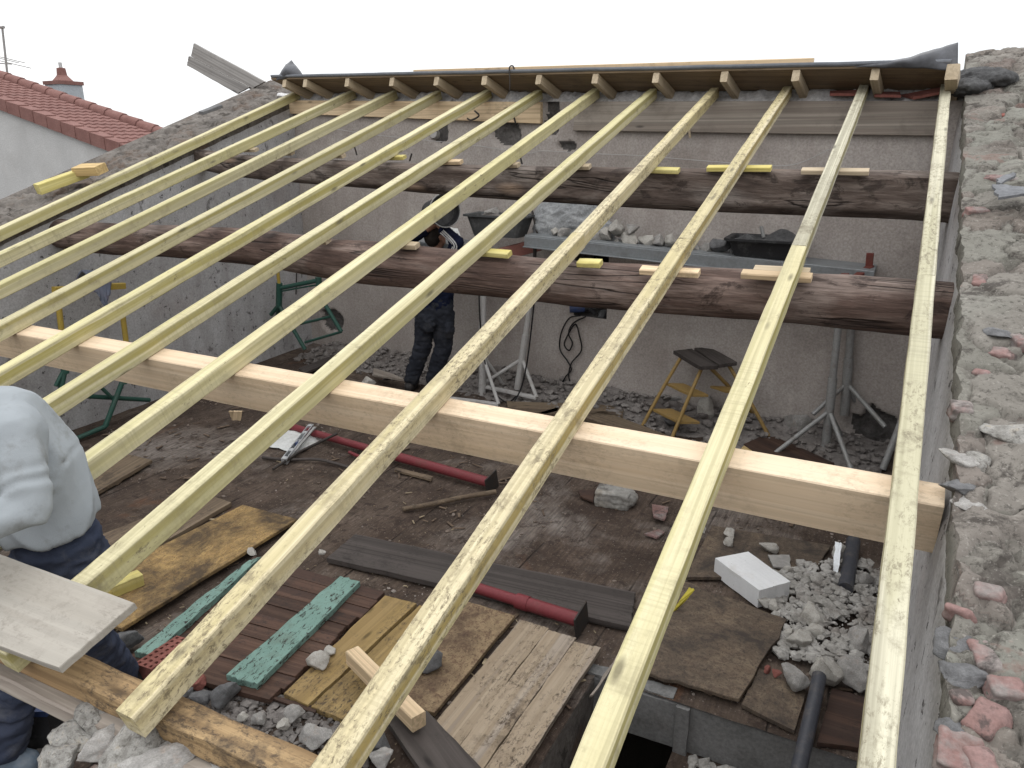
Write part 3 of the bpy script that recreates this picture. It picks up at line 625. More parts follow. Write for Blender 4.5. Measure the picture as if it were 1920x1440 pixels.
# ridge wall with niche
def ridge_wall():
    NX0, NX1, NZ0, NZ1 = -2.69, -2.35, 0.76, 1.39
    xs = sorted(set([-6.7 + 0.018 * i for i in range(408)] + [NX0, NX1])); zs = sorted(set([-0.05 + 0.018 * i for i in range(160)] + [NZ0, NZ1]))
    holes = [(wp(822, 250), 0.13, 0.10), (wp(950, 252), 0.17, 0.13), (wp(1640, 805), 0.20, 0.17), (wp(1035, 215), 0.09, 0.2), (wp(1060, 275), 0.09, 0.05), (wp(620, 600), 0.2, 0.14)]
    zs = [z for z in zs if z in (NZ0, NZ1) or min(abs(z - NZ0), abs(z - NZ1)) > .008]; xs = [x for x in xs if x in (NX0, NX1) or min(abs(x - NX0), abs(x - NX1)) > .008]
    vs, fs, mi = [], [], []
    zs = [z for z in zs if z in (NZ0, NZ1) or min(abs(z - NZ0), abs(z - NZ1)) > .008]; xs = [x for x in xs if x in (NX0, NX1) or min(abs(x - NX0), abs(x - NX1)) > .008]
    def top(x): 
        Y = wl(x, 0).y
        return rz(Y) - 0.11
    n = len(zs); mask = {}
    for i, x in enumerate(xs):
        zt = top(x)
        for j, z in enumerate(zs):
            z2 = min(z, zt); p = wl(x, z2); m = 0
            for c, rx, rzz in holes:
                dd = math.hypot((x - c.x) / rx, (z2 - c.z) / rzz) + 0.5 * fbm((x, z2, 3), 9, 3)
                m = max(m, min(1, max(0, (1.0 - dd) * 5)))
            mask[(i, j)] = m
            vs.append(p + WN * (0.004 * fbm((x, z2, 0), 1.5, 2) + m * (0.05 + 0.05 * abs(fbm((x, z2, 8), 11, 3)))))
    for i in range(len(xs) - 1):
        for j in range(n - 1):
            if zs[j] >= top(xs[i]): continue
            if NX0 - 1e-6 <= xs[i] < NX1 - 1e-6 and NZ0 - 1e-6 <= zs[j] < NZ1 - 1e-6: continue
            a = i * n + j; fs.append((a, a + n, a + n + 1, a + 1)); mi.append(1 if mask[(i, j)] > 0.45 else 0)
    # top, sloping up behind the wall plates, lumpy
    k0 = len(vs); NT = 16
    for i, x in enumerate(xs):
        zt = top(x)
        for j in range(NT + 1):
            t = j / NT; p = wl(x, zt) + WN * (0.42 * t)
            p.z += 0.115 * ramp01(0, .28, t) + (0.06 * fbm(p, 4.2, 5) + 0.06 * fbm(p, 13, 4)) * ramp01(0, .12, t)
            p.z = min(p.z, 2.79 + 0.026 * (0.12 - x) - .31 * (.28 + .42 * t) - .006); vs.append(p)
    for i in range(len(xs) - 1):
        for j in range(NT):
            a = k0 + i * (NT + 1) + j; fs.append((a, a + NT + 1, a + NT + 2, a + 1)); mi.append(2)
    k1 = len(vs)
    for x in xs: vs += [wl(x, top(x)) + WN * 0.42 + V((0, 0, 0.07)), wl(x, -3) + WN * 0.42]
    for i in range(len(xs) - 1):
        a = k1 + 2 * i; fs.append((a, a + 2, a + 3, a + 1)); mi.append(0)
    # niche reveals, and a back face coloured black for the shade inside
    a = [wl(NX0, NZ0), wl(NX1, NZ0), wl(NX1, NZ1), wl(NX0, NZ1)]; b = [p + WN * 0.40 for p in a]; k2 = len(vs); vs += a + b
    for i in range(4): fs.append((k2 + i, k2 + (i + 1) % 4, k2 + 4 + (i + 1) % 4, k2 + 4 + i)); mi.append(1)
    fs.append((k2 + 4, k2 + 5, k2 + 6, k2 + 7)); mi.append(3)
    c = V((-3, 6.5, 1.2)); me = mesh('ridge_wall', [v - c for v in vs], fs, False)
    o = link('ridge_wall', me, M['plaster_warm'], None, Matrix.Translation(c))
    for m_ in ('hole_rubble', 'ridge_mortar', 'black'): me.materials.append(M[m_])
    if len(me.polygons) == len(mi): me.polygons.foreach_set('material_index', mi)
    me.shade_smooth(); tag(o, 'tall grey-brown rendered wall behind the logs, with a dark niche and broken holes', 'wall')
    return o
ridge = ridge_wall()

# low eaves wall, broken open where the near worker stands
def eaves(x0, x1, label):
    X = lambda u: x0 + (x1 - x0) * u
    return wall('eaves_wall', lambda u: V((X(u), 0.97, -0.6)), lambda u: V((X(u), 0.955, 0.86)), lambda u: V((X(u), 0.40, 0.80)), lambda u: V((X(u), 0.40, -3)), 190, (18, 60, 2), (M['masonry'], M['masonry_cells']), label, 0.09, 0.02, 0.02, None, None, 1)
eaves_r = eaves(-1.66, 0.14, 'low masonry eaves wall under the timber wall plate, at the foot of the rafters')
eaves_l = eaves(-6.3, -2.75, 'low masonry eaves wall beyond the gap where the worker stands')

# stair opening: trimmer, lower floor, pit
o = slab('lower_floor', [V((-0.60, PY0, -0.27)), V((0.30, PY0, -0.27)), V((0.30, PY1, -0.25)), V((-0.60, PY1, -0.25))], 0.1, M['floor']); tag(o, kind='structure')
pit_w = []
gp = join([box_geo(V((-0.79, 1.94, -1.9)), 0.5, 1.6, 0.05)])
tag(local_obj('stairwell_floor', gp, M['black'], None, False), kind='structure')  # bottom coloured black to paint in the darkness of the hole
tr = empty('trimmer_beam', V((-0.4, 2.74, 0)), 'grey concrete trimmer edging the dark stair opening under the muddy panels', 'beam')
bm_t = timber('beam_face', V((-1.05, 2.745, -0.012)), V((0.16, 2.785, -0.012)), 0.07, 0.24, M['concrete'], V((0, 0, 1)), tr, seg=20, jit=0.004)
timber('upstand', V((-0.57, 2.70, -0.01)), V((-0.565, 2.70, -0.75)), 0.06, 0.07, M['concrete'], V((0, -1, 0)), tr, seg=8, jit=0.003)
timber('capping', V((-1.05, 2.75, 0.008)), V((-0.62, 2.762, 0.010)), 0.07, 0.018, M['concrete'], V((0, 0, 1)), tr, seg=12, jit=0.004)
tag(slab('pit_wall', [V((-1.0, 1.1, -0.02)), V((-0.98, 1.1, -0.02)), V((-0.98, 2.72, -0.02)), V((-1.0, 2.72, -0.02))], 1.9, M['masonry_dark']), 'dark masonry side of the stair opening below the floor', 'wall')
tag(slab('pit_partition', [V((-0.60, 1.1, -0.30)), V((-0.55, 1.1, -0.30)), V((-0.55, 2.70, -0.28)), V((-0.60, 2.70, -0.28))], 1.6, M['masonry_dark']), 'dark partition dropping from the lower rubble floor into the stairwell', 'wall')

# ================================================================== NEW ROOF TIMBERS
RW, RH = 0.066, 0.08
ORD = ['rightmost', 'second', 'third', 'fourth', 'fifth', 'sixth', 'seventh', 'eighth', 'ninth', 'tenth', 'eleventh']
RAFT = [ # Xtop, Ytop, Xlow, material, joint Y, description
 (0.095, 6.25, 0.095, 'rafter_grey', 3.42, 'greyish two-length rafter lying against the broad right gable wall'),
 (-0.42, 6.31, -0.425, 'rafter_grey', 3.62, 'pale greyed rafter, next to the one against the right gable wall'),
 (-0.945, 6.31, -0.945, 'rafter_dirty', 3.62, 'mud-smeared rafter crossing above the broken grey three-plank panel'),
 (-1.495, 6.34, -1.495, 'rafter_dirty', 3.62, 'rafter whose sawn lower end sits on the wall plate in plain view'),
 (-2.005, 6.37, -2.005, 'rafter', None, 'rafter running down under the plywood sheet by the near worker'),
 (-2.53, 6.43, -2.545, 'rafter', None, 'rafter whose lower end passes behind the worker in the grey sweatshirt'),
 (-3.075, 6.45, -3.10, 'rafter', None, 'rafter ending above the shoulder of the near worker, sixth from the left gable'),
 (-3.63, 6.52, -3.60, 'rafter', None, 'rafter fifth from the left gable, crossing above the green trestle'),
 (-4.19, 6.54, -4.10, 'rafter', None, 'rafter fourth from the left gable, crossing above the hanging jacket'),
 (-4.75, 6.60, -4.66, 'rafter', None, 'rafter third from the left gable'),
 (-5.33, 6.68, -5.16, 'rafter', None, 'rafter second from the left gable'),
 (-6.14, 6.73, -5.52, 'rafter', None, 'outermost rafter lying along the dark top of the left gable wall')]
rng = random.Random(3)
def rpt(x, Y, off=0.0): return V((x, Y, rz(Y))) - NR * off
for i, (xt, yt, xl, mt, jy, lab) in enumerate(RAFT):
    p1, p0 = rpt(xt, yt), rpt(xl, 0.874)
    r = empty('rafter', p0, lab, 'rafter', 'new rafters across the open roof') if jy else None
    bw = rng.uniform(-0.004, 0.004)
    if not jy:
        o = timber('rafter', p0, p1, RW, RH, M[mt], NR, None, seg=40, bow=bw, rng=rng); tag(o, lab, 'rafter', 'new rafters across the open roof')
    else:
        t = (jy - 0.874) / (yt - 0.874); q = p0.lerp(p1, t)
        lo = M['rafter_dirty'] if i else M['rafter_grey']
        if i == 1: lo = M['rafter']
        timber('lower_length', p0, q - RDIR * 0.0015, RW, RH, lo, NR, r, seg=24, rng=rng)
        timber('upper_length', q + RDIR * 0.0015, p1 - NR * 0.0, RW - 0.003, RH - 0.003, M[mt], NR, r, seg=24, rng=rng)

# square purlin
off = RH + 0.001
b0, b1 = rpt(-6.2, 2.24, off), rpt(0.20, 2.245, off)
tag(timber('purlin_beam', b0, b1, 0.10, 0.185, M['beam'], NR, None, seg=40, jit=0.0008), 'clean square planed timber beam carrying the middle of the rafters', 'beam')

# old round purlins
def log(name, ctr, radii, label, seed, hew=0):
    pts = smooth_path(ctr, 22); m = len(pts); n = 40
    mw = frame(pts[0], pts[-1] - pts[0], V((0, 0, 1))); inv = mw.inverted(); loc = [inv @ p for p in pts]
    vs, fs = [], []
    for i, p in enumerate(loc):
        t = i / (m - 1) * (len(radii) - 1); k = min(int(t), len(radii) - 2); r = radii[k] + (radii[k + 1] - radii[k]) * (t - k)
        for a in range(n):
            th = 2 * pi * a / n; q = V((p.x, cos(th), sin(th)))
            rr = r * (1 + 0.16 * fbm((p.x * 0.9 + seed, cos(th) * .8, sin(th) * .8), 1.3, 4) + 0.05 * fbm((p.x * 2 + seed, cos(th) * 3, sin(th) * 3), 2.2, 3))
            y, z = rr * cos(th), rr * sin(th)
            if hew: y = max(-r * 0.80, min(r * .8, y)); z = max(-r * 0.95, min(r * .80, z)); z = min(z, r * 1.05 + y * .55)
            vs.append(V((p.x, p.y + y, p.z + z)))
    for i in range(m - 1):
        for a in range(n): fs.append((i * n + a, i * n + (a + 1) % n, (i + 1) * n + (a + 1) % n, (i + 1) * n + a))
    fs.append(tuple(range(n))[::-1]); fs.append(tuple(range((m - 1) * n, m * n)))
    o = link(name, mesh(name, vs, fs, True), M['log_grey' if hew else 'log'], None, mw); return tag(o, label, 'log beam')
def rc(x, y, off): return rp(x, y, off)
L2 = [V((-6.3, 3.73, 1.67)), rc(150, 443, .25), rc(450, 461, .25), rc(650, 489, .25), rc(900, 513, .25), rc(1120, 535, .25), rc(1420, 553, .25), rc(1714, 577, .25), V((0.55, 3.68, 1.62))]
log('purlin_log', L2, [.118, .112, .117, .124, .124, .118, .115, .122, .122], 'thick reddish-brown round log carrying the rafters nearest the square beam', 1.0)
L3 = [V((-6.5, 5.45, 2.24)), rc(370, 296, .21), rc(480, 312, .215), rc(760, 330, .225), rc(960, 340, .23), rc(1300, 352, .25), rc(1740, 364, .255), V((0.55, 4.95, 2.0))]
log('purlin_log', L3, [.10, .10, .11, .12, .135, .15, .155, .155], 'darker hewn log beam higher up, close to the ridge wall', 5.0, 1)

# packing blocks on the logs
def packing(px, py, L, lab, m='offcut', which=2, n=1):
    off = RH + 0.002
    p = rp(px, py, off + 0.012)
    d = V((1, 0, 0)); h = 0.028
    e = timber('packing_block', p - d * L / 2 + V((0, 0, 0.012)), p + d * L / 2 + V((0, 0, 0.012 + random.uniform(-.006, .006))), 0.055, h, M[m], NR, None, seg=3, jit=0.001)
    tag(e, lab, 'packing block', 'wooden packing blocks under the rafters')
    return e
for (px, py, L, k, m) in [(1105, 494, .12, 'fourth', 'offcut'), (1255, 510, .28, 'third', 'plate_new'), (760, 460, .16, 'sixth', 'deck_rafter'), (600, 452, .12, 'seventh', 'deck_rafter')]:
    packing(px, py, L, 'thin packing block on the thick round log under the %s rafter from the right' % k, m)
packing(915, 473, .26, 'bright yellow packing block on the thick round log beside the carrying worker')
packing(1455, 518, .30, 'lower packing block of a stacked pair on the thick log, under the pale greyed rafter', 'plate_new')
packing(1465, 509, .24, 'upper packing block of a stacked pair on the thick log, under the pale greyed rafter', 'deck_rafter')
for (px, py, L, k, m) in [(535, 287, .16, 'tenth', 'deck_rafter'), (630, 292, .16, 'ninth', 'deck_rafter'), (742, 295, .16, 'eighth', 'offcut'), (845, 304, .18, 'seventh', 'plate_new'), (958, 309, .12, 'sixth', 'deck_rafter'), (1090, 313, .12, 'fifth', 'deck_rafter'), (1235, 318, .26, 'fourth', 'offcut'), (1385, 316, .38, 'third', 'offcut'), (1565, 321, .36, 'second', 'deck_rafter'), (470, 281, .14, 'eleventh', 'deck_rafter')]:
    packing(px, py, L, 'packing strip on the dark hewn log under the %s rafter from the right wall' % k, m)

# plates against the ridge wall
def plate(name, px, mat, label, th=0.05):
    pts = [wp(x, y, th) for x, y in px]
    nz = -WN; c = sum(pts, V()) / 4; mw = frame(c, WD, nz); inv = mw.inverted(); loc = [inv @ p for p in pts]
    vs = [(p.x, p.y, 0) for p in loc] + [(p.x, p.y, -th) for p in loc]
    fs = [(0, 1, 2, 3), (7, 6, 5, 4)] + [(i, i + 4, (i + 1) % 4 + 4, (i + 1) % 4) for i in range(4)]
    me = mesh(name, vs, fs); bm = bmesh.new(); bm.from_mesh(me); bmesh.ops.recalc_face_normals(bm, faces=bm.faces)
    bmesh.ops.bevel(bm, geom=bm.edges[:], offset=0.004, segments=1, affect='EDGES'); bm.to_mesh(me); bm.free()
    return tag(link(name, me, mat, None, mw), label, 'plate')
plate('wall_board', [(540, 188), (1013, 191), (1013, 232), (540, 213)], M['plate_new'], 'fresh pale timber board fixed along the top of the ridge wall, on the left')
plate('wall_board', [(1080, 190), (1762, 189), (1762, 255), (1074, 245)], M['plate_old'], 'wide weathered grey plank fixed along the top of the ridge wall, on the right')

# timber wall plate at the eaves
tag(timber('wall_plate', V((-2.35, 0.975, 0.952)), V((0.13, 1.03, 0.955)), 0.085, 0.065, M['wallplate'], V((0, 0, 1)), None, seg=24, jit=0.003), 'damp brown timber wall plate lying along the eaves under the rafter feet', 'timber')
tag(timber('bearer', V((-2.3, 0.93, 0.885)), V((-0.2, 0.965, 0.885)), 0.06, 0.05, M['plate_old'], V((0, 0, 1)), None, seg=16, jit=0.003), 'grey weathered timber strip in front of and below the brown wall plate', 'timber')

# ================================================================== DECK OF THE OTHER SLOPE
dk = empty('roof_deck', V((-3, 6.3, 2.85)), 'dark boarded deck of the other roof slope, overhanging the ridge wall', 'roof')
def dz(X): return 2.785 + 0.026 * (0.12 - X)
BACK = (WN + V((0, 0, -0.31))).normalized()
def dpt(X, off, h=0.0):
    p = wl(X, dz(X), 0.28); return p + BACK * off + V((0, 0, h))
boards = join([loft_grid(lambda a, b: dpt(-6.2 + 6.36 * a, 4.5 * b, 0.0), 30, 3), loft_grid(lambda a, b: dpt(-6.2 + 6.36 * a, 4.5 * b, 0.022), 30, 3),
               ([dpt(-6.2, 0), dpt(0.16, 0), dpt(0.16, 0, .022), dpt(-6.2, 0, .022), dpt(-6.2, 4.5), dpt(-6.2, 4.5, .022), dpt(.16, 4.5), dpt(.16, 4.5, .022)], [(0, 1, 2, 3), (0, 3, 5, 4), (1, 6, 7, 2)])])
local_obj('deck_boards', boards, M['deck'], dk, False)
for k, px in enumerate([537, 576, 655, 739, 823, 913, 1015, 1121, 1235, 1363, 1497, 1645]):
    X = wp(px, 155, .28).x; p = dpt(X, 0.0, -0.003)
    timber('deck_rafter', p, p + BACK * 3, 0.052, 0.078, M['deck_rafter'], V((0, 0, 1)), dk, seg=6, jit=0.001)
p = dpt(0.14, -0.05, -0.003); timber('deck_rafter', p, p + BACK * 3, 0.075, 0.10, M['deck_rafter'], V((0, 0, 1)), dk, seg=6, jit=0.001)
# membrane over the deck, rolled at the front
def memb():
    prof = [(0.5, .027), (.12, .027), (0.02, .029), (-.012, .037), (-.022, .034), (-.02, .022), (-0.004, .016)]
    def f(a, b):
        k = b * (len(prof) - 1); i = min(int(k), len(prof) - 2); t = k - i
        off, h = prof[i][0] + (prof[i + 1][0] - prof[i][0]) * t, prof[i][1] + (prof[i + 1][1] - prof[i][1]) * t
        X = -6.18 + 6.3 * a
        return dpt(X, off, h + 0.006 * fbm((X, off * 3, 1), 1.8, 3))
    o = local_obj('roof_membrane', loft_grid(f, 160, 24), M['membrane'], None, True)
    s = o.modifiers.new('thickness', 'SOLIDIFY'); s.thickness = 0.003
    tag(o, 'grey roofing membrane rolled along the front edge of the boarded deck', 'membrane')
memb()
def flap(px, offs, label, nu=18, nv=10, bulge=0.06):
    A, B, C_, D = [wp(x, y, o_) for (x, y), o_ in zip(px, offs)]
    def f(a, b):
        p = A.lerp(B, a).lerp(D.lerp(C_, a), b)
        return p - WN * (bulge * sin(pi * a) * sin(pi * b) + 0.03 * fbm(p, 5, 3)) + V((0, 0, 0.012 * fbm(p, 9, 2)))
    o = local_obj('membrane_flap', loft_grid(f, nu, nv), M['membrane_flap'], None, True)
    s = o.modifiers.new('thickness', 'SOLIDIFY'); s.thickness = 0.004
    tag(o, label, 'membrane')
flap([(516, 150), (570, 142), (546, 112), (534, 121)], [.29, .28, .22, .25], 'small grey membrane corner folded up at the left end of the deck')
flap([(1600, 126), (1796, 131), (1797, 79), (1700, 108)], [.30, .30, .22, .26], 'large grey membrane corner flapping up at the right end of the deck', 26, 12, .05)
def rod_between(name, a, b, w, h, mat, label, cat, up=V((0, 0, 1)), group=None):
    return tag(timber(name, a, b, w, h, mat, up, None, seg=8, jit=0.001), label, cat, group)
rod_between('batten', wp(778, 131, .27), wp(1526, 109, .27), 0.05, 0.035, M['plate_new'], 'long yellowish batten lying uppermost on the edge of the deck', 'batten')
rod_between('batten', wp(766, 136, .24), wp(1500, 120, .24), 0.05, 0.04, M['offcut_brown'], 'browner batten lying beneath the yellowish one on the deck edge', 'batten')
tag(tube('wire_hook', smooth_path([wp(956, 170, .30), wp(956, 150, .315), wp(955, 130, .315), wp(957, 124, .31), wp(962, 124, .30), wp(964, 130, .30)]), 0.006, M['iron']), 'thin bent iron hook standing up over the deck edge', 'hook')
# tiles on the ridge wall top at right
for px, lab in [([(1558, 170), (1616, 168), (1618, 175), (1556, 175)], 'flat red tile fragment on the mortar by the second rafter head'), ([(1690, 177), (1764, 163), (1766, 172), (1712, 182)], 'long slanting red tile fragment beside the rightmost rafter head'), ([(1640, 171), (1688, 172), (1690, 178), (1640, 177)], 'small red tile piece sunk in the mortar under the deck')]:
    pts = [wp(x, y, -.05 + .12 * (k > 1)) for k, (x, y) in enumerate(px)]
    tag(slab('tile_fragment', pts, 0.018, M['brick_red'], None, (0, 1), .003, 4), lab, 'tile')

# ================================================================== LEFT OUTSIDE: plank, timbers on the gable, neighbour house
pk = [yp(363, 81, 6.95), yp(496, 153, 6.95), yp(448, 176, 6.95), yp(354, 123, 6.95)]
Ym = V((0, -1, 0)); c = sum(pk, V()) / 4; mw = frame(c, pk[1] - pk[0], Ym); inv = mw.inverted(); lo = [inv @ p for p in pk]
mid0, mid1 = lo[3].lerp(lo[0], .42), lo[2].lerp(lo[1], .46)
pl_e = empty('plank', c, 'weathered grey split plank poking up into the sky above the left gable top', 'plank')
for (q, s_) in (([lo[0], lo[1], mid1 - V((0, .012, 0)), mid0 + V((0, .001, 0))], 0), ([mid0 - V((0, .001, 0)), mid1 + V((0, .012, 0)), lo[2], lo[3]], 1)):
    slab('plank_half', [mw @ V((p.x, p.y, 0)) for p in q], 0.03, M['plank_grey'], pl_e, (0, 1), .002, 8)
a, b = rp(66, 346, -.09), rp(156, 314, -.09)
rod_between('timber_offcut', a, b, 0.085, 0.08, M['offcut'], 'longer yellow squared offcut lying on the left gable top', 'offcut', NR)
a, b = rp(143, 311, -.12), rp(187, 309, -.12)
rod_between('timber_offcut', a, b, 0.12, 0.07, M['offcut_brown'], 'short brown-ended offcut at the upper end of the yellow one', 'offcut', NR)
tag(timber('tile_stub', rp(376, 209, -.09), rp(412, 196, -.10), 0.10, 0.03, M['rock_dark'], NR), 'dark tile edge left standing on the outer side of the left gable top', 'tile')

nb = empty('house', V((-13, 9.5, -3)), 'neighbouring house with light rendered gable and red tiled roof, beyond the left gable', 'house')
YN = 8.5
n1, n2 = yp(0, 190, YN), yp(235, 278, YN); sl = (n2.z - n1.z) / (n2.x - n1.x)
nn = V((-sl, 0, 1)).normalized(); nd_ = nn.dot(n1)
YF = (hit(0, 155, nn, nd_).y + hit(300, 240, nn, nd_).y) / 2
X0, X1 = -26.0, -9.2
zr = lambda X: n1.z + sl * (X - n1.x)
# gable and walls
hv = [V((X0, YN + .05, -3)), V((X1 - .3, YN + .05, -3)), V((X1 - .3, YN + .05, zr(X1 - .3) - .16)), V((X0, YN + .05, zr(X0) - .16))]
hb = [p + V((0, YF - YN - .1, 0)) for p in hv]
local_obj('wall', (hv + hb, [(0, 1, 2, 3), (7, 6, 5, 4), (1, 5, 6, 2), (0, 3, 7, 4), (0, 4, 5, 1), (3, 2, 6, 7)]), M['render_light'], nb, False)
rf = empty('roof', V((-13, YN, 3))); rf.parent = nb; rf.matrix_parent_inverse = nb.matrix_world.inverted()
def tiles():
    vs, fs = [], []; NXc = int((X1 - X0) / 0.24); nyc = int((YF - YN) / 0.04)
    # courses along X stepping down, roll waves across Y
    for i in range(NXc):
        xa, xb = X0 + i * .24, X0 + (i + 1) * .24 + 0.02
        o_ = len(vs)
        for (x, lift) in ((xa, 0.0), (xb, 0.022), (xb, 0.0)):
            for j in range(nyc + 1):
                y = YN + (YF - YN) * j / nyc
                w_ = 0.018 * (0.5 + 0.5 * cos(2 * pi * (y - YN) / 0.16))
                vs.append(V((x, y, zr(x) + lift + w_ - (0.03 if (lift == 0 and x == xb) else 0))))
        for r_ in range(2):
            for j in range(nyc): fs.append((o_ + r_ * (nyc + 1) + j, o_ + (r_ + 1) * (nyc + 1) + j, o_ + (r_ + 1) * (nyc + 1) + j + 1, o_ + r_ * (nyc + 1) + j + 1))
    return vs, fs
local_obj('tile_field', tiles(), M['tile_red'], rf, False)
vg = []
for i in range(int((X1 - X0) / 0.36)):
    xa = X0 + i * .36; xb = xa + .375
    vs = [V((xa, YN - .03, zr(xa) + .05)), V((xb, YN - .04, zr(xb) + .07)), V((xb, YN - .04, zr(xb) - .14)), V((xa, YN - .03, zr(xa) - .15)), V((xa, YN + .16, zr(xa) + .06)), V((xb, YN + .16, zr(xb) + .08))]
    vg.append((vs, [(0, 1, 2, 3), (0, 4, 5, 1), (1, 5, 2)]))
local_obj('verge_tiles', join(vg), M['tile_red'], rf, False)
rd = []
for i in range(int((X1 - X0) / 0.42)):
    xa = X0 + i * .42; pts = [V((xa + .44 * t, YF, zr(xa + .44 * t) + .02)) for t in (0, .5, 1)]
    rd.append(tube_geo(pts, .105, 10, True, .125))
local_obj('ridge_tiles', join(rd), M['tile_red'], rf, True)
ch = empty('chimney', yp(120, 175, YF + 1.6)); ch.parent = rf; ch.matrix_parent_inverse = Matrix.Translation(-V((-13, YN, 3)))
YC = YF + 1.4
ca, cb_ = yp(84, 158, YC), yp(112, 158, YC); w_ = (cb_ - ca).x; cx_ = (ca.x + cb_.x) / 2
zt = yp(120, 157, YC).z
vs, fs = box_geo(V((cx_, YC + w_ / 2, zt - 1.6)), w_, w_, 3.2); local_obj('shaft', (vs, fs), M['render_chimney'], ch, False)
capz = yp(120, 150, YC).z
capg = [box_geo(V((cx_, YC + w_ / 2, (zt + capz) / 2)), w_ * 1.1, w_ * 1.1, capz - zt)]
z2 = yp(120, 138, YC).z; z3 = yp(120, 124, YC).z
prof = [(w_ * .42, capz), (w_ * .26, capz + (z2 - capz) * .7), (w_ * .2, z2), (w_ * .17, z3), (w_ * .08, z3 + .01)]
vs, fs = [], []
for r_, z in prof:
    for k in range(16): vs.append(V((cx_ + r_ * cos(k * pi / 8), YC + w_ / 2 + r_ * sin(k * pi / 8), z)))
for i in range(len(prof) - 1):
    for k in range(16): fs.append((i * 16 + k, i * 16 + (k + 1) % 16, (i + 1) * 16 + (k + 1) % 16, (i + 1) * 16 + k))
local_obj('chimney_pot', join(capg + [(vs, fs)]), M['tile_red'], ch, False)
tube('cowl', [V((cx_, YC + w_ / 2, z3)), V((cx_, YC + w_ / 2, z3 + .12))], w_ * .07, M['render_light'], ch)
an = empty('antenna', yp(16, 158, YF + .2), 'thin metal television antenna on the neighbouring tiled roof', 'antenna')
ya = YF + .2
tube('mast', [yp(17, 175, ya), yp(15, 150, ya), yp(4, 50, ya)], 0.022, M['steel'], an)
tube('boom', [yp(-20, 118, ya), yp(22, 120, ya + .1)], 0.012, M['steel'], an)
for q, yy in ((yp(-2, 109, ya), 0), (yp(10, 109, ya), 0), (yp(21, 119, ya), 0)):
    tube('element', [q + V((0, -.4, 0.06)), q + V((0, .4, -0.06))], 0.008, M['steel'], an, 6)
tube('top_bracket', [yp(-3, 51, ya), yp(7, 51, ya)], 0.03, M['steel'], an, 8)
# ================================================================== THINGS LYING ON THE FLOOR
def fslab(name, px, z, th, mat, label, cat, ax=(0, 1), jit=0.0018, n=8, parent=None):
    zs = z if isinstance(z, (list, tuple)) else [z] * len(px)
    o = slab(name, [fp(x, y, zz) for (x, y), zz in zip(px, zs)], th, M[mat], parent, ax, jit, n)
    return tag(o, label, cat) if label else o
fslab('plank', [(225, 848), (285, 862), (170, 930), (80, 905)], .045, .025, 'board_brown', 'bare brown board end showing beside the grey sweatshirt', 'board', (1, 2))
fslab('plank', [(385, 925), (434, 942), (262, 1042), (170, 1010)], .04, .03, 'board_brown', 'dirty brown board lying along the left edge of the yellow chipboard', 'board', (1, 2))
fslab('chipboard_panel', [(455, 946), (557, 973), (228, 1178), (90, 1130)], .06, .02, 'osb', 'large yellowish chipboard sheet speckled with black dirt', 'panel', (1, 2))
# stained shutter with turquoise ledges
sq = [fp(478, 1043, .045), fp(722, 1110, .045), fp(508, 1313, .045), fp(236, 1238, .045)]
sh = empty('shutter', sum(sq, V()) / 4, 'old dark stained plank shutter lying flat with two turquoise ledges', 'shutter')
nb_ = 11
for k in range(nb_):
    a, b = k / nb_ + .002, (k + 1) / nb_ - .002
    e0, e1 = rng.uniform(-.012, .012), rng.uniform(-.02, .012)
    q = [in_quad(sq, e0, a), in_quad(sq, 1 + e1, a), in_quad(sq, 1 + e1, b), in_quad(sq, e0, b)]
    dzz = rng.uniform(-.004, .004)
    slab('shutter_board', [p + V((0, 0, dzz)) for p in q], .025, M['board_red'], sh, (0, 1), .0015, 5)
for px in ([(464, 1052), (490, 1043), (284, 1228), (252, 1222)], [(638, 1080), (675, 1090), (482, 1283), (424, 1265)]):
    slab('ledge', [fp(x, y, .078) for x, y in px], .03, M['turquoise'], sh, (1, 2), .003, 10)
fslab('lath', [(505, 1308), (512, 1303), (597, 1326), (590, 1336)], .03, .012, 'board_red', 'thin reddish lath sticking out from under the near end of the shutter', 'lath', (0, 3))
fslab('plank', [(722, 1116), (781, 1131), (577, 1322), (532, 1300)], .04, .025, 'board_ply', 'yellow shuttering board lying just right of the stained shutter', 'board', (1, 2))
fslab('plank', [(787, 1134), (835, 1155), (645, 1350), (583, 1325)], .036, .025, 'board_ply', 'second yellowish board, muddier, between the clean yellow board and the rusty panel', 'board', (1, 2))
fslab('rusty_panel', [(860, 1122), (966, 1154), (815, 1336), (690, 1300)], .04, .02, 'osb_rust', 'chipboard panel blotched with rust-brown dirt beside the grey three-plank panel', 'panel', (1, 2))
pq = [fp(975, 1161, .06), fp(1131, 1207, .06), fp(955, 1475, .06), fp(770, 1410, .06)]
gp_ = empty('shuttering_panel', sum(pq, V()) / 4, 'broken greyish three-plank shuttering panel near the stair opening', 'panel')
for a, b, e in ((0.0, .36, .0), (.365, .70, .012), (.705, 1.0, .03)):
    q = [in_quad(pq, a, 0 + e * 1.5), in_quad(pq, b, 0 + e), in_quad(pq, b, 1 - e), in_quad(pq, a, 1)]
    slab('panel_plank', q, .024, M['board_grey'], gp_, (1, 2), .002, 12)
fslab('plank', [(665, 1001), (1192, 1110), (1182, 1175), (612, 1046)], .045, .03, 'board_dark', 'long almost black plank lying beside the red prop with the square end plate', 'board', (0, 1), .002, 14)
fslab('plank', [(722, 1347), (800, 1332), (960, 1500), (830, 1500)], [.05, .06, .12, .12], .03, 'board_dark', 'purplish brown plank running out of the bottom of the view under the muddy rafter', 'board', (0, 3))
fslab('plank', [(690, 1225), (790, 1210), (800, 1290), (735, 1330)], .03, .02, 'board_brown', 'short brown board mostly hidden under the square offcut', 'board', (1, 2))
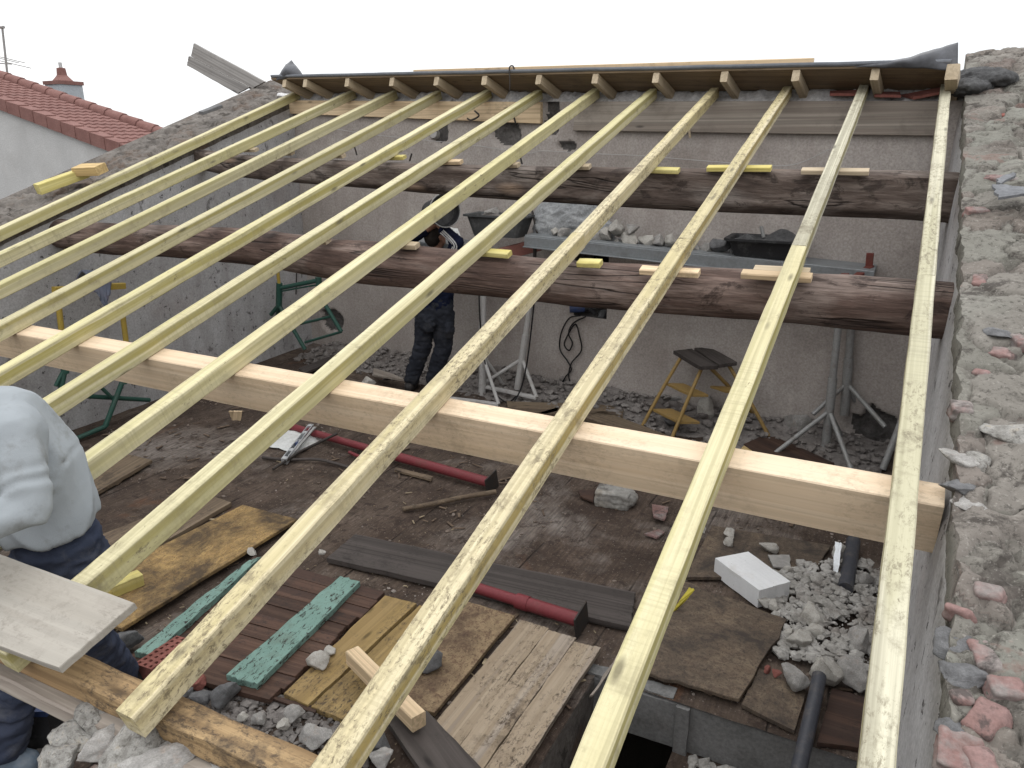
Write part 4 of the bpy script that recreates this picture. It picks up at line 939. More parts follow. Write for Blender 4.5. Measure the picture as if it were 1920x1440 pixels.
a, b = fp(660, 1216, .17), fp(785, 1340, .17)
rod_between('timber_offcut', a, b, 0.065, 0.07, M['plate_new'], 'short square pine offcut lying crosswise beneath a muddy rafter', 'offcut')
tag(rock('bucket_lump', fp(780, 1250, 0.03), 0.10, 'rock_dark', 'dark rounded stone propping the square pine offcut', None, None, 3), cat='stone')
fslab('muddy_panel', [(1203, 1257), (1250, 1078), (1476, 1160), (1386, 1310)], .05, .018, 'osb_dark', 'large muddy brown panel lying behind the stair opening', 'panel', (1, 2), .006)
fslab('muddy_panel', [(1285, 1082), (1335, 985), (1558, 1022), (1522, 1082)], .03, .018, 'osb_dark', 'brown panel under the white block, reaching below the square beam', 'panel', (0, 1))
fslab('plank', [(1424, 1252), (1512, 1298), (1490, 1370), (1390, 1320)], .03, .018, 'osb_dark', 'small muddy board between the big panel and the grey pipe', 'board', (1, 2))
fslab('plank', [(1560, 1290), (1650, 1315), (1640, 1405), (1532, 1392)], .03, .02, 'board_red', 'rust-brown board to the right of the grey pipe', 'board', (0, 1))
# red steel props
def prop(p0, p1, r, label):
    e = empty('steel_prop', p0, label, 'steel prop', 'red steel props on the floor')
    d = (p1 - p0).normalized(); m = p0.lerp(p1, .55)
    tube('outer_tube', [p0, m], r * .82, M['steel_red'], e, 14); tube('inner_tube', [m - d * .03, p1], r, M['steel_red'], e, 14)
    tube('collar', [m - d * .035, m + d * .035], r * 1.1, M['steel_red'], e, 14)
    mw = frame(p1, d, V((0, 0, 1)))
    me = bmesh.new(); bmesh.ops.create_cube(me, size=1); 
    for v in me.verts: v.co = V((v.co.x * .008, v.co.y * .14, v.co.z * .14))
    bm2 = bm_mesh('end_plate', me); pe = link('end_plate', bm2, M['iron'], e, mw @ Matrix.Rotation(radians(12), 4, 'X'))
    return e
prop(fp(500, 787, .06), fp(922, 906, .065), .036, 'red steel prop just in front of the square beam, end plate near a stick')
prop(fp(858, 1091, .055), fp(1090, 1164, .07), .036, 'red steel prop lying along the near edge of the long dark plank')
tag(tube('red_tube', [fp(655, 848, .03), fp(700, 868, .03)], .014, M['steel_red']), 'short thin red tube end beside the far red prop', 'tube')
# white cellular block
bq = [fp(1341, 1046, .115), fp(1403, 1034, .115), fp(1482, 1090, .115), fp(1424, 1107, .115)]
wb_ = slab('cellular_block', bq, .105, M['block'], None, (1, 2), .001, 5); tag(wb_, 'clean white building block lying on the brown panel', 'block')
fslab('tile_fragment', [(1440, 1040), (1480, 1040), (1482, 1065), (1450, 1062)], .05, .01, 'rock_grey', 'flat grey flake lying just behind the white block', 'stone')
# pipes at right
tag(tube('drain_pipe', smooth_path([fp(1536, 1268, .10), fp(1530, 1300, .09), fp(1512, 1380, .05), fp(1490, 1475, .03)]), .030, M['pvc'], None, 16), 'dark grey plastic pipe leading out over the stair trimmer', 'pipe')
tag(tube('drain_pipe', [fp(1600, 1015, .07), fp(1585, 1105, .05)], .04, M['pvc'], None, 16), 'dark grey plastic pipe stub showing under the square beam', 'pipe')
fslab('metal_profile', [(1566, 1015), (1578, 1018), (1571, 1082), (1562, 1075)], [.16, .16, .05, .05], .004, 'alu', 'bent bright metal profile beside the grey pipe stub', 'metal strip', (1, 2))
st_ = [fp(1248, 1152, .06), fp(1268, 1130, .09), fp(1290, 1102, .16), fp(1300, 1100, .17)]
fslab('yellow_strap', [(1250, 1158), (1292, 1101), (1303, 1105), (1262, 1152)], [.03, .15, .15, .03], .004, 'yellow_strap', 'folded yellow-green wooden splinter standing on the muddy panel', 'splinter', (0, 1))
# perforated brick
def perf_brick():
    q = [fp(347, 1188, .15), fp(372, 1196, .15), fp(300, 1250, .15), fp(270, 1239, .15)]
    L = V((.19, 0, 0)); c = fp(308, 1222, .13)
    ang = math.atan2((fp(347, 1188, .13) - fp(270, 1239, .13)).y, (fp(347, 1188, .13) - fp(270, 1239, .13)).x)
    l, w, h = .225, .115, .07; NX_, NY_ = 8, 3
    xs = [0.0]; 
    for k in range(NX_): xs += [l / NX_ * k + l / NX_ * .28, l / NX_ * k + l / NX_ * .78]
    xs.append(l); ys = [0.0]
    for k in range(NY_): ys += [w / NY_ * k + w / NY_ * .3, w / NY_ * k + w / NY_ * .72]
    ys.append(w); vs, fs = [], []
    def V_(i, j, z): vs.append(V((xs[i] - l / 2, ys[j] - w / 2, z))); return len(vs) - 1
    for i in range(len(xs) - 1):
        for j in range(len(ys) - 1):
            hole = (i % 2 == 1) and (j % 2 == 1)
            if hole:
                a = [V_(i, j, 0), V_(i + 1, j, 0), V_(i + 1, j + 1, 0), V_(i, j + 1, 0)]; b = [V_(i, j, -.06), V_(i + 1, j, -.06), V_(i + 1, j + 1, -.06), V_(i, j + 1, -.06)]
                for k in range(4): fs.append((a[k], a[(k + 1) % 4], b[(k + 1) % 4], b[k]))
                fs.append(tuple(b))
            else: fs.append((V_(i, j, 0), V_(i + 1, j, 0), V_(i + 1, j + 1, 0), V_(i, j + 1, 0)))
    k = len(vs); vs += [V((x, y, z)) for z in (0, -h) for x, y in ((-l / 2, -w / 2), (l / 2, -w / 2), (l / 2, w / 2), (-l / 2, w / 2))]
    fs += [(k, k + 1, k + 5, k + 4), (k + 1, k + 2, k + 6, k + 5), (k + 2, k + 3, k + 7, k + 6), (k + 3, k, k + 4, k + 7), (k + 4, k + 5, k + 6, k + 7)]
    mw = Matrix.Translation(c) @ Matrix.Rotation(ang, 4, 'Z') @ Matrix.Rotation(radians(-6), 4, 'X')
    return tag(link('perforated_brick', mesh('perforated_brick', vs, fs), M['brick_red'], None, mw), 'red perforated brick resting on the end of a turquoise ledge', 'brick')
perf_brick()
# pine wedge offcut on chipboard
a, b = fp(203, 1096, .13), fp(262, 1072, .13)
rod_between('timber_offcut', a, b, .075, .07, M['offcut'], 'yellow wedge-ended offcut on the chipboard beside the near worker', 'offcut')
# hollow clay block and tiles under the beam
hb = empty('hollow_block', fp(1150, 945, 0), 'pale broken hollow clay block lying under the square beam', 'block')
o = remeshed('block_body', [box_geo(fp(1150, 932, .05), .22, .15, .10, Matrix.Rotation(.15, 4, 'Z')), ell(fp(1180, 935, .05), .05, .08, .05)], .008, M['crust_stone'], hb, 2, .008, 14)
fslab('tile_fragment', [(1222, 945), (1254, 950), (1246, 974), (1226, 968)], .05, .012, 'brick', 'terracotta tile piece leaning beside the hollow clay block', 'tile')
fslab('tile_fragment', [(1208, 1000), (1235, 992), (1246, 997), (1232, 1008)], .025, .012, 'brick', 'flat brown tile flake on the bare floor beside the third rafter', 'tile')
fslab('tile_fragment', [(1085, 918), (1115, 918), (1112, 940), (1088, 930)], .03, .012, 'board_red', 'thin brown tile piece left of the hollow clay block', 'tile')
# sack, spirit level, bars
def sack():
    c = fp(530, 826, 0)
    def f(a, b):
        x, y = (a - .5) * .62, (b - .5) * .34; e = min(a, 1 - a, b, 1 - b)
        z = .012 + .05 * min(1, e * 6) * (0.5 + 0.5 * fbm((x * 2, y * 2, 3), 3.5, 4)) + .015 * abs(fbm((x, y, 9), 14, 2))
        return V((c.x + x + .05 * fbm((a * 3, b, 0), 1.7, 2), c.y + y * (1 + .3 * fbm((a * 2, 0, 4), 2, 2)), z))
    tag(local_obj('sack', loft_grid(f, 36, 24), M['sheet']), 'crumpled white sack on the dark floor under the beam', 'sack')
sack()
lv = empty('spirit_level', fp(553, 830, .08), 'silver spirit level propped across the white sack', 'spirit level')
p0, p1 = fp(532, 860, .055), fp(583, 795, .11)
for s_ in (-1, 1):
    n_ = (p1 - p0).cross(V((0, 0, 1))).normalized() * (.018 * s_)
    timber('rail', p0 + n_, p1 + n_, .008, .05, M['alu'], V((0, 0, 1)), lv, seg=3, jit=0)
for t in (.03, .25, .5, .75, .97):
    q = p0.lerp(p1, t); timber('web', q - (p1 - p0).normalized() * .02, q + (p1 - p0).normalized() * .02, .03, .045, M['alu'], V((0, 0, 1)), lv, seg=2, jit=0)
timber('vial', p0.lerp(p1, .42), p0.lerp(p1, .52), .02, .03, M['blue_tool'], V((0, 0, 1)), lv, seg=2, jit=0)
tag(timber('steel_bar', fp(534, 866, .03), fp(590, 800, .12), .022, .012, M['steel']), 'flat steel bar lying beside the spirit level', 'bar')
tag(tube('iron_rod', [fp(512, 880, .02), fp(560, 848, .05), fp(632, 813, .12)], .011, M['iron']), 'thin dark iron rod leaning from the floor to the far red prop', 'rod')
tag(tube('stick', smooth_path([fp(755, 955, .025), fp(810, 945, .03), fp(870, 932, .035), fp(930, 922, .045)]), .017, M['board_brown'], None, 9), 'bare brown stick on the open floor in front of the far red prop', 'stick')
tag(tube('stick', smooth_path([fp(492, 858, .02), fp(540, 862, .02), fp(600, 862, .025), fp(665, 880, .02)]), .012, M['board_dark'], None, 8), 'dark curved branch on the floor in front of the white sack', 'stick')
fslab('lath', [(742, 876), (812, 893), (808, 899), (740, 881)], .03, .015, 'board_brown', 'splintered brown lath beside the middle of the far red prop', 'lath', (0, 1))
fslab('lath', [(1105, 1305), (1112, 1302), (1178, 1208), (1172, 1208)], .02, .01, 'plate_old', 'thin grey lath lying right of the broken three-plank panel', 'lath', (1, 2))
fslab('lath', [(430, 770), (455, 770), (452, 787), (436, 786)], [.12, .12, .03, .03], .015, 'plate_new', 'short pale batten end standing under the square beam', 'lath', (1, 2))

# plywood sheet laid on the rafters by the near worker
bq = [rp(-60, 1017, -.026), rp(252, 1130, -.026), rp(110, 1252, -.026), rp(-140, 1160, -.026)]
tag(slab('plywood_sheet', bq, .022, M['plywood'], None, (0, 1), .0006, 8), 'worn grey plywood sheet lying on the rafters in front of the near worker', 'panel')

# ================================================================== SCAFFOLD AT THE RIDGE WALL
PA, PB = yp(985, 440, 5.95), yp(1640, 508, 5.95)
pf = empty('scaffold_platform', PA, 'grey metal scaffold platform along the ridge wall carrying stones and mortar', 'scaffold')
dP = (PB - PA).normalized(); bk = V((0, 1, 0))
timber('deck_plank', PA + bk * .10, PB + bk * .08, .20, .05, M['galv'], V((0, 0, 1)), pf, seg=6, jit=.001)
timber('deck_plank', PA + bk * .31, PB + bk * .24, .19, .05, M['galv'], V((0, 0, 1)), pf, seg=6, jit=.001)
timber('fascia', PA + V((0, -.012, -.012)), PB + V((0, -.012, -.012)), .012, .085, M['galv'], V((0, 0, 1)), pf, seg=6, jit=.001)
timber('flange', PA + V((0, -.03, -.095)), PB + V((0, -.03, -.095)), .05, .008, M['galv'], V((0, 0, 1)), pf, seg=6, jit=.001)
lp = empty('scaffold_platform', yp(800, 448, 6.05), 'shorter grey platform end with a red beam, beside the carrying worker', 'scaffold')
timber('deck_plank', yp(770, 446, 6.1), yp(885, 455, 6.1), .36, .05, M['galv'], V((0, 0, 1)), lp, seg=4, jit=.001)
timber('fascia', yp(805, 455, 5.90), yp(880, 460, 5.90), .012, .09, M['galv'], V((0, 0, 1)), lp, seg=4, jit=.001)
timber('red_beam', yp(905, 474, 5.9), yp(1010, 447, 6.25), .06, .11, M['red_oxide'], V((0, 0, 1)), lp, seg=4, jit=.001)
rt = empty('scaffold_bracket', yp(1630, 505, 5.95), 'rusty red scaffold bracket at the right end of the platform', 'scaffold')
timber('upright', yp(1632, 474, 6.15), yp(1624, 560, 6.15), .05, .05, M['rust_red'], V((0, 1, 0)), rt, seg=3)
timber('arm', yp(1632, 497, 6.13), yp(1596, 523, 5.75), .055, .06, M['rust_red'], V((0, 0, 1)), rt, seg=3)
timber('stub', yp(1585, 512, 5.75), yp(1583, 540, 5.75), .05, .05, M['rust_red'], V((0, 1, 0)), rt, seg=2)
def scaff_leg(top, bot, r, spread, mat, label, base=True):
    e = empty('tripod_stand', bot, label, 'prop stand', 'scaffold legs under the platform')
    tube('post', [bot, bot.lerp(top, .5)], r, mat, e, 12); tube('inner_post', [bot.lerp(top, .49), top], r * .8, mat, e, 12)
    for k, (dx, dy) in enumerate(spread):
        tube('brace', [bot.lerp(top, .28), bot + V((dx, dy, .02))], .018, mat, e, 8)
    if base:
        (dx, dy), (ex, ey) = spread[0], spread[1]
        timber('foot_bar', bot + V((dx, dy, .03)), bot + V((ex, ey, .03)), .05, .025, mat, V((0, 0, 1)), e, seg=2)
    return e
b = fp(904, 740); scaff_leg(V((b.x + .03, 5.98, 1.42)), b, .036, [(-.22, -.28), (.30, -.22), (.12, .25)], M['steel_white'], 'whitewashed scaffold leg nearest the carrying worker, draped with a black cable')
b = fp(990, 728); b = V((b.x, 6.12, .06)); scaff_leg(yp(1002, 520, 6.12), b, .034, [(-.34, -.12), (.30, -.2), (-.1, .2)], M['steel_white'], 'whitewashed scaffold leg standing left of the hanging black cable')
b = fp(1547, 848); scaff_leg(yp(1577, 560, 6.0), b, .034, [(-.36, -.34), (.22, -.36), (.12, .22)], M['steel'], 'grey scaffold leg at right, nearer of the two below the red bracket')
b = yp(1583, 778, 6.22); scaff_leg(yp(1600, 560, 6.22), b, .036, [(-.22, -.16), (.30, -.2), (.1, .1)], M['steel'], 'grey scaffold leg at right, farther one against the ridge wall', False)
tag(tube('steel_strut', [fp(1655, 880, .02), yp(1690, 790, 5.9)], .024, M['steel']), 'slanting grey steel strut seen between the right leg and the last rafter', 'strut')
tag(tube('iron_rod', [yp(990, 362, 6.28), yp(1008, 440, 6.1)], .010, M['iron']), 'dark thin rod leaning above the left end of the platform', 'rod')
tag(tube('iron_rod', [yp(1003, 455, 5.98), yp(1002, 560, 5.98)], .016, M['iron']), 'short dark upright under the left end of the platform', 'rod')
# troughs
def trough(ctr, l, w, h, mat, fill, label, ang=0, humps=()):
    e = empty('mortar_trough', ctr, label, 'trough')
    def ring(sx, sy, z): return [V((sx * cos(a) * (1 if abs(cos(a)) < .7 else 1), sy * sin(a), z)) for a in []]
    def rect(a, b, z, r=.04):
        pts = []
        for (cx__, cy__, st) in ((a - r, b - r, 0), (-a + r, b - r, pi / 2), (-a + r, -b + r, pi), (a - r, -b + r, 1.5 * pi)):
            for k in range(4): pts.append(V((cx__ + r * cos(st + k * pi / 6), cy__ + r * sin(st + k * pi / 6), z)))
        return pts
    R = Matrix.Rotation(ang, 3, 'Z'); P = [rect(l * .40, w * .38, 0), rect(l * .5, w * .5, h), rect(l * .55, w * .56, h + .004), rect(l * .55, w * .56, h - .014)]
    Q = [rect(l * .485, w * .485, h), rect(l * .42, w * .40, h * .4)]
    vs = []; fs = []
    for r_ in P + Q: vs += [ctr + R @ p for p in r_]
    n = 16
    for a in (0, 1, 2, 4):
        for k in range(n): fs.append((a * n + k, a * n + (k + 1) % n, (a + 1) * n + (k + 1) % n, (a + 1) * n + k))
    for k in range(n): fs.append((n + k, n + (k + 1) % n, 4 * n + (k + 1) % n, 4 * n + k))
    fs.append(tuple(range(n))[::-1]); fs.append(tuple(range(5 * n, 6 * n)))
    local_obj('tub', (vs, fs), M[mat], e, False)
    def f(a, b):
        x, y = (a - .5) * l * .94, (b - .5) * w * .94; q = V((x, y, 0)); z = h * .8
        for hx, hy, hr, hh in humps: z += hh * math.exp(-((x - hx) ** 2 + (y - hy) ** 2) / hr ** 2)
        z += .012 * fbm(q + ctr, 16, 3)
        return ctr + R @ V((x, y, z))
    local_obj('mortar', loft_grid(f, 40, 24), M[fill], e)
    return e
tp = lambda x, y, d=.2: yp(x, y, 5.95 + d)
tr1 = trough(tp(1432, 480, .17), .52, .36, .14, 'rubber', 'mortar_wet', 'black mortar trough heaped with wet mortar at the right end of the platform', .03, [(-.14, 0, .07, .05), (.12, .02, .12, .10)])
tag(tube('trowel_handle', [tp(1432, 445, .14), tp(1427, 424, .14)], .014, M['steel']), 'stubby tool handle standing in the mortar of the right trough', 'tool')
tr2 = trough(tp(938, 442, .15), .56, .30, .19, 'rubber_grey', 'rubble_far', 'dusty grey trough of rubble between the carrying worker and the cement heap', .02, [(-.1, 0, .08, .07), (.06, 0, .07, .04)])
rock('stone', tp(922, 408, .15), .075, 'rock_grey', 'rounded grey stone heaped on top of the dusty trough', None)
# cement heap
def heap():
    c = tp(1065, 428, .30)
    o = remeshed('cement_heap', [ell(c + V((0, 0, .05)), .34, .14, .22), ell(c + V((-.12, -.02, .0)), .2, .14, .16), ell(c + V((.22, 0, 0)), .22, .12, .13)], .014, M['cement'], None, 3, .02, 7)
    tag(o, 'big grey heap of dry cement piled against the wall on the platform', 'heap')
heap()
# stones along the platform
PST = [(1043, 430, .055, 'rock_pale', 'white angular stone at the foot of the cement heap'), (1060, 436, .055, 'rock_grey', 'small stone right of the white one at the cement heap'), (1120, 446, .06, 'rock_grey', 'grey stone on the platform beside the third rafter, left end of the row'), (1137, 441, .065, 'rock_pale', 'pale stone second in the platform row'), (1157, 430, .075, 'rock_pale', 'long pale stone leaning on top of the platform row'), (1183, 428, .06, 'rock_grey', 'dark topped stone uppermost in the platform row'), (1180, 448, .075, 'rock_pale', 'large pale wedge-shaped stone in the middle of the platform row'), (1155, 452, .045, 'rock_grey', 'small stone in front of the platform row'), (1212, 452, .07, 'rock_pale', 'upright pale stone right of the wedge-shaped one'), (1236, 452, .06, 'rock_grey', 'narrow grey stone between two pale ones on the platform'), (1256, 450, .06, 'rock_pale', 'pale stone half hidden by the third rafter on the platform'), (1300, 463, .055, 'rock_grey', 'grey stone just right of the third rafter on the platform'), (1325, 466, .06, 'rock_grey', 'flat grey stone beside the black rubber scrap'), (1352, 462, .075, 'rock_dark', 'black lump left of the right mortar trough'), (1372, 470, .04, 'rock_dark', 'small dark lump touching the right mortar trough')]
for x, y, s_, m_, lb in PST: rock('stone', tp(x, y + 10, .16), s_ * 1.18, m_, lb, 'stones on the scaffold platform', sq=(1, .8, 1.05))
tag(tube('iron_rod', [tp(1205, 468, .02), tp(1255, 473, .02)], .012, M['iron']), 'dark tool shaft lying in front of the stones on the platform', 'rod')
tag(slab('paper_bag', [yp(838, 426, 6.2), yp(858, 428, 6.2), yp(868, 452, 6.05), yp(845, 452, 6.05)], .01, M['sheet'], None, (0, 1), .003, 5), 'pale board scrap standing behind the striped sleeve', 'board')

# cables and wire
def cable(pts, r, label, mat='cable', cat='cable'): return tag(tube('cable', smooth_path(pts, 8), r, M[mat], None, 7), label, cat)
W = lambda x, y, o_=.03: wp(x, y, o_)
cable([W(1088, 592, .10), W(1067, 597), W(1052, 625), W(1050, 655), W(1064, 677), W(1071, 693), W(1060, 707), W(1054, 722, .04), W(1064, 724, .06), W(1069, 718, .05), W(1066, 703), W(1072, 680), W(1090, 657), W(1086, 628), W(1079, 608), W(1068, 622), W(1058, 645), W(1067, 657), W(1073, 643), W(1066, 625), W(1075, 606), W(1098, 594, .09)], .007, 'black power cable looping down the wall from the niche')
cable([yp(898, 545, 5.9), yp(900, 600, 5.93), yp(906, 660, 5.92), yp(914, 700, 5.9), yp(926, 735, 5.8), fp(948, 754, .02), fp(958, 752, .02), fp(975, 735, .03)], .007, 'black cable hanging beside the whitewashed scaffold leg near the worker')
cable([yp(1002, 560, 5.95), yp(997, 610, 5.95), yp(988, 680, 5.95), yp(978, 725, 5.95), fp(965, 752, .03)], .007, 'black cable hanging in front of the second whitewashed scaffold leg')
cable([wp(600, 236, .06), wp(680, 250, .05), wp(790, 262, .05), wp(900, 274, .05), wp(985, 287, .05), wp(1020, 283, .05), wp(1110, 288, .05), wp(1200, 292, .05), wp(1300, 300, .05), wp(1420, 309, .06), wp(1490, 308, .06), wp(1555, 280, .07)], .003, 'thin pale wire sagging across the ridge wall', 'wire', 'wire')
for a, b, lb in [((962, 212), (967, 232), 'short rusty rod sticking out below the fresh wall board'), ((974, 288), (979, 308), 'short dark rod standing on the hewn log'), ((665, 276), (669, 291), 'thin twig standing on the hewn log between two packing strips'), ((772, 288), (768, 302), 'little bent nail sticking up from the hewn log')]:
    tag(tube('nail', [wp(*a, .3 if a[1] > 270 else .1), wp(*b, .3 if a[1] > 270 else .08)], .008, M['iron'], None, 6), lb, 'nail')
tag(tube('root_branch', smooth_path([wp(890, 208, .10), wp(898, 217, .12), wp(884, 225, .1), wp(876, 222, .1)]), .008, M['board_dark'], None, 6), 'small dark root hanging in front of the fresh wall board', 'twig')
tag(tube('nail', [wp(1292, 242, .08), wp(1294, 258, .06)], .010, M['deck_rafter'], None, 6), 'pale peg sticking out under the grey wall plank', 'peg')
tag(tube('pipe_stub', [wp(812, 250, .0), wp(826, 254, -.12)], .045, M['steel_white'], None, 14), 'grey pipe end inside the left broken hole of the ridge wall', 'pipe')
# drill in the niche
dr = empty('power_drill', wp(1075, 588, -.05), 'blue power tool lying in the wall niche', 'drill')
nz = .83
tube('motor_housing', [wl(-2.72, nz, .03), wl(-2.60, nz + .005, -.04)], .045, M['blue_tool'], dr, 16)
tube('gearbox', [wl(-2.60, nz + .005, -.04), wl(-2.50, nz, -.08)], .034, M['rubber'], dr, 14, .025)
tube('handle', [wl(-2.56, nz, -.06), wl(-2.46, nz - .02, .02)], .02, M['rubber'], dr, 10)
tag(rock('stone', wl(-2.42, .765, -.06), .05, 'rock_dark', 'dark lump at the right end of the wall niche'), cat='stone')

# stepladder
sl_ = empty('step_stool', fp(1290, 800, 0), 'worn ochre step stool with a two-slat dark top, in the rubble by the wall', 'step stool')
TZ = .62
def cp(x, y, z): return fp(960 + x / 3, 440 + y / 3, z)
for px in ([(908, 652), (1012, 641), (1160, 737), (1058, 741)], [(1026, 636), (1112, 632), (1266, 716), (1164, 730)]):
    slab('top_slat', [cp(x, y, TZ) for x, y in px], .03, M['board_dark'], sl_, (0, 3), .002, 6)
la0, la1 = cp(950, 690, TZ - .03), cp(1070, 745, TZ - .03); f0, f1 = cp(725, 1090, 0), cp(888, 1172, 0)
ra0, ra1 = cp(1112, 745, TZ - .03), cp(1215, 728, TZ - .03)
g0, g1 = V((la0.x + .62, la0.y + .30, .05)), V((la1.x + .58, la1.y + .10, .02))
for a_, b_ in ((la0, f0), (la1, f1), (ra0, g0), (ra1, g1)):
    tube('leg', smooth_path([a_, a_.lerp(b_, .5) + V((0, 0, .012)), b_]), .0155, M['stool_paint'], sl_, 10)
def tread(a0, a1, b0, b1, t0, t1):
    e = slab('step', [a0.lerp(b0, t0), a1.lerp(b1, t0), a1.lerp(b1, t0) + V((t1[0], t1[1], 0)), a0.lerp(b0, t0) + V((t1[0], t1[1], 0))], .02, M['stool_paint'], sl_, (0, 1), .003, 5)
tread(la0, la1, f0, f1, .36, (.13, .06)); tread(la0, la1, f0, f1, .72, (.15, .08)); tread(ra1, ra0, g1, g0, .36, (-.13, -.05))

# green and yellow trestles
def trestle_near():
    e = empty('trestle', fp(197, 800), 'green trestle base with yellow extension against the speckled left wall', 'trestle')
    XT = -5.72; g = M['green_steel']; y_ = M['yellow_steel']
    P = lambda x, y, d=0.0: xp(x, y, XT + d)
    A, B = P(197, 800), P(78, 780); A.z = max(A.z, .025); B.z = .025
    tA, tB = P(232, 690), P(122, 690)
    tube('base_leg', [A, P(231, 712)], .022, g, e, 10); tube('base_leg', [B, tB], .022, g, e, 10)
    tube('base_bar', [A, B], .02, g, e, 10); tube('cross_bar', [P(150, 742, -.1), P(280, 750, -.1)], .02, g, e, 10)
    tube('brace', [P(176, 713, -.05), P(214, 750, -.05)], .016, g, e, 8); tube('brace', [P(122, 690), P(104, 724)], .016, g, e, 8)
    tube('socket', [P(231, 720), P(236, 640)], .03, g, e, 10); tube('socket', [P(122, 700), P(119, 640)], .03, g, e, 10)
    tube('extension_leg', [P(237, 645), P(226, 560)], .022, y_, e, 10); tube('extension_leg', [P(118, 645), P(107, 545)], .022, y_, e, 10)
    timber('head_bar', P(100, 538), P(232, 530), .05, .05, y_, V((0, 0, 1)), e, seg=3)
    # jacket over the head bar
    def f(a, b):
        c0 = P(152 + 50 * a, 520) + V((.03, 0, 0))
        w = V((0, 0, 0)); t = b
        if t < .25: p = c0 + V((-.10 + .4 * t, 0, -.05 + .1 * sin(t * 4 * pi / 2)))
        else: p = c0 + V((.01 + .06 * (t - .25), .12 * (t - .25) * (1 - 2 * a), .03 - .42 * (t - .25) * (1 - .6 * abs(a - .45))))
        return p + V((.012 * fbm((a * 3, t * 2, 2), 2, 3), .03 * fbm((a * 5, t * 2, 7), 1.5, 3), .0))
    o = local_obj('jacket', loft_grid(f, 20, 24), M['jacket']); s = o.modifiers.new('t', 'SOLIDIFY'); s.thickness = .012
    tag(o, 'slate-blue jacket with pink marks hung over the yellow trestle bar', 'jacket')
trestle_near()
def trestle_far():
    e = empty('trestle', yp(572, 649, 5.95), 'dark green trestle standing in the far left corner of the room', 'trestle')
    Y = 5.95; g = M['green_steel']
    P = lambda x, y, d=0: yp(x, y, Y + d)
    tube('socket', [P(523, 575), P(524, 531)], .034, g, e, 10); tube('extension_leg', [P(524, 540), P(520, 500)], .018, M['yellow_steel'], e, 8)
    tube('head_arm', [P(526, 540), P(600, 525, .1)], .024, g, e, 10); tube('head_arm', [P(528, 546), P(600, 533, .1)], .009, g, e, 8)
    tube('socket', [P(600, 560, .1), P(597, 520, .1)], .034, g, e, 10)
    for a_, b_ in (((523, 572), (508, 590)), ((523, 572), (572, 655)), ((600, 555), (640, 622))): tube('base_leg', [P(*a_), P(*b_)], .022, g, e, 10)
    tube('base_leg', [P(523, 575, 0), P(512, 640, .3)], .022, g, e, 10)
    tube('cross_bar', [P(552, 610), P(622, 593)], .014, g, e, 8); tube('cross_bar', [P(572, 642), P(640, 622)], .014, g, e, 8)
    tube('tie_rod', [P(556, 512, .05), P(555, 552, .05)], .006, M['iron'], e, 6)
trestle_far()

# ================================================================== RUBBLE AND STONES
M['crumbs'] = rough_mat('dirty_crumbs', [(0.3, (0.12, 0.09, 0.07)), (0.5, (0.22, 0.175, 0.145)), (0.7, (0.38, 0.34, 0.31))], 1.3, [], 0.5, 0.01)
def scatter(quad, n, s0, s1, zf=None, pw=2.2):
    out = []
    for k in range(n):
        u, v = random.random(), random.random(); p = in_quad(quad, u, v)
        p = V((p.x, p.y, (zf(u, v, p) if zf else 0) + floor_h(p.x, p.y)))
        if PX0 - .03 < p.x and p.y < PY1 + .02 and p.z > -.2: continue
        out.append((p, s0 + (s1 - s0) * random.random() ** pw))
    return out
# bank along the ridge wall
def bank(u, v, p): return (.16 * (1 - v) + .05 * fbm(p, 3, 3)) * (0.4 + 0.6 * min(1, u * 6, (1 - u) * 6 + .5)) * (0.7 + .5 * fbm((u * 9, 0, 0), 1, 2))
BQ = [wl(-5.9, 0, .02), wl(.12, 0, .02), wl(.12, 0, .62), wl(-5.9, 0, .7)]
def bank_mesh():
    def f(a, b):
        p = in_quad(BQ, a, b); return V((p.x, p.y, max(-.01, bank(a, b, p) * min(1, (1 - b) * 5) - .01 + .02 * fbm(p, 14, 3))))
    tag(local_obj('debris_bank', loft_grid(f, 160, 26), M['rubble_far']), 'low bank of grey debris along the foot of the ridge wall', 'rubble', None, 'stuff')
bank_mesh()
rubble('loose_rubble', scatter(BQ, 1700, .007, .045, lambda u, v, p: bank(u, v, p), 3.2), 'rubble_far', 'grey broken rubble strewn along the foot of the ridge wall')
RQ = [fp(1440, 1075), fp(1650, 1060), fp(1640, 1300), fp(1460, 1235)]
rubble('loose_rubble', scatter(RQ, 1300, .004, .036, lambda u, v, p: .05 * (1 - abs(2 * u - 1)) + .01, 2.2), 'rubble_white', 'pale plaster crumbs heaped beside the white block along the right wall')
rubble('loose_rubble', [(V((random.uniform(-.50, .12), random.uniform(2.3, 2.68), -.245)), .008 + .035 * random.random() ** 2) for k in range(420)], 'rubble_white', 'pale broken plaster on the lower floor of the stair opening')
FQ = [fp(330, 1270), fp(640, 1330), fp(690, 1440), fp(420, 1440)]
rubble('loose_rubble', scatter(FQ, 700, .005, .03, None, 2.6), 'rubble_far', 'crumbs of stone and mortar on the floor behind the wall plate')
LQ = [fp(-60, 1235), fp(100, 1235), fp(110, 1440), fp(-140, 1440)]
rubble('loose_rubble', scatter(LQ, 500, .01, .05, None, 2.0), 'rubble_far', 'grey and reddish rubble at the feet of the near worker')
allq = [V((-5.9, 5.6, 0)), V((.1, 5.6, 0)), V((.1, 1.5, 0)), V((-5.9, 1.5, 0))]
def clumpy(l): return [(p, s) for p, s in l if fbm((p.x, p.y, 2), 1.1, 3) > .02 + .2 * random.random() - .1]
rubble('floor_crumbs', clumpy(scatter(allq, 7500, .0025, .014, None, 4)), 'crumbs', 'small pale crumbs scattered over the whole dirty floor')
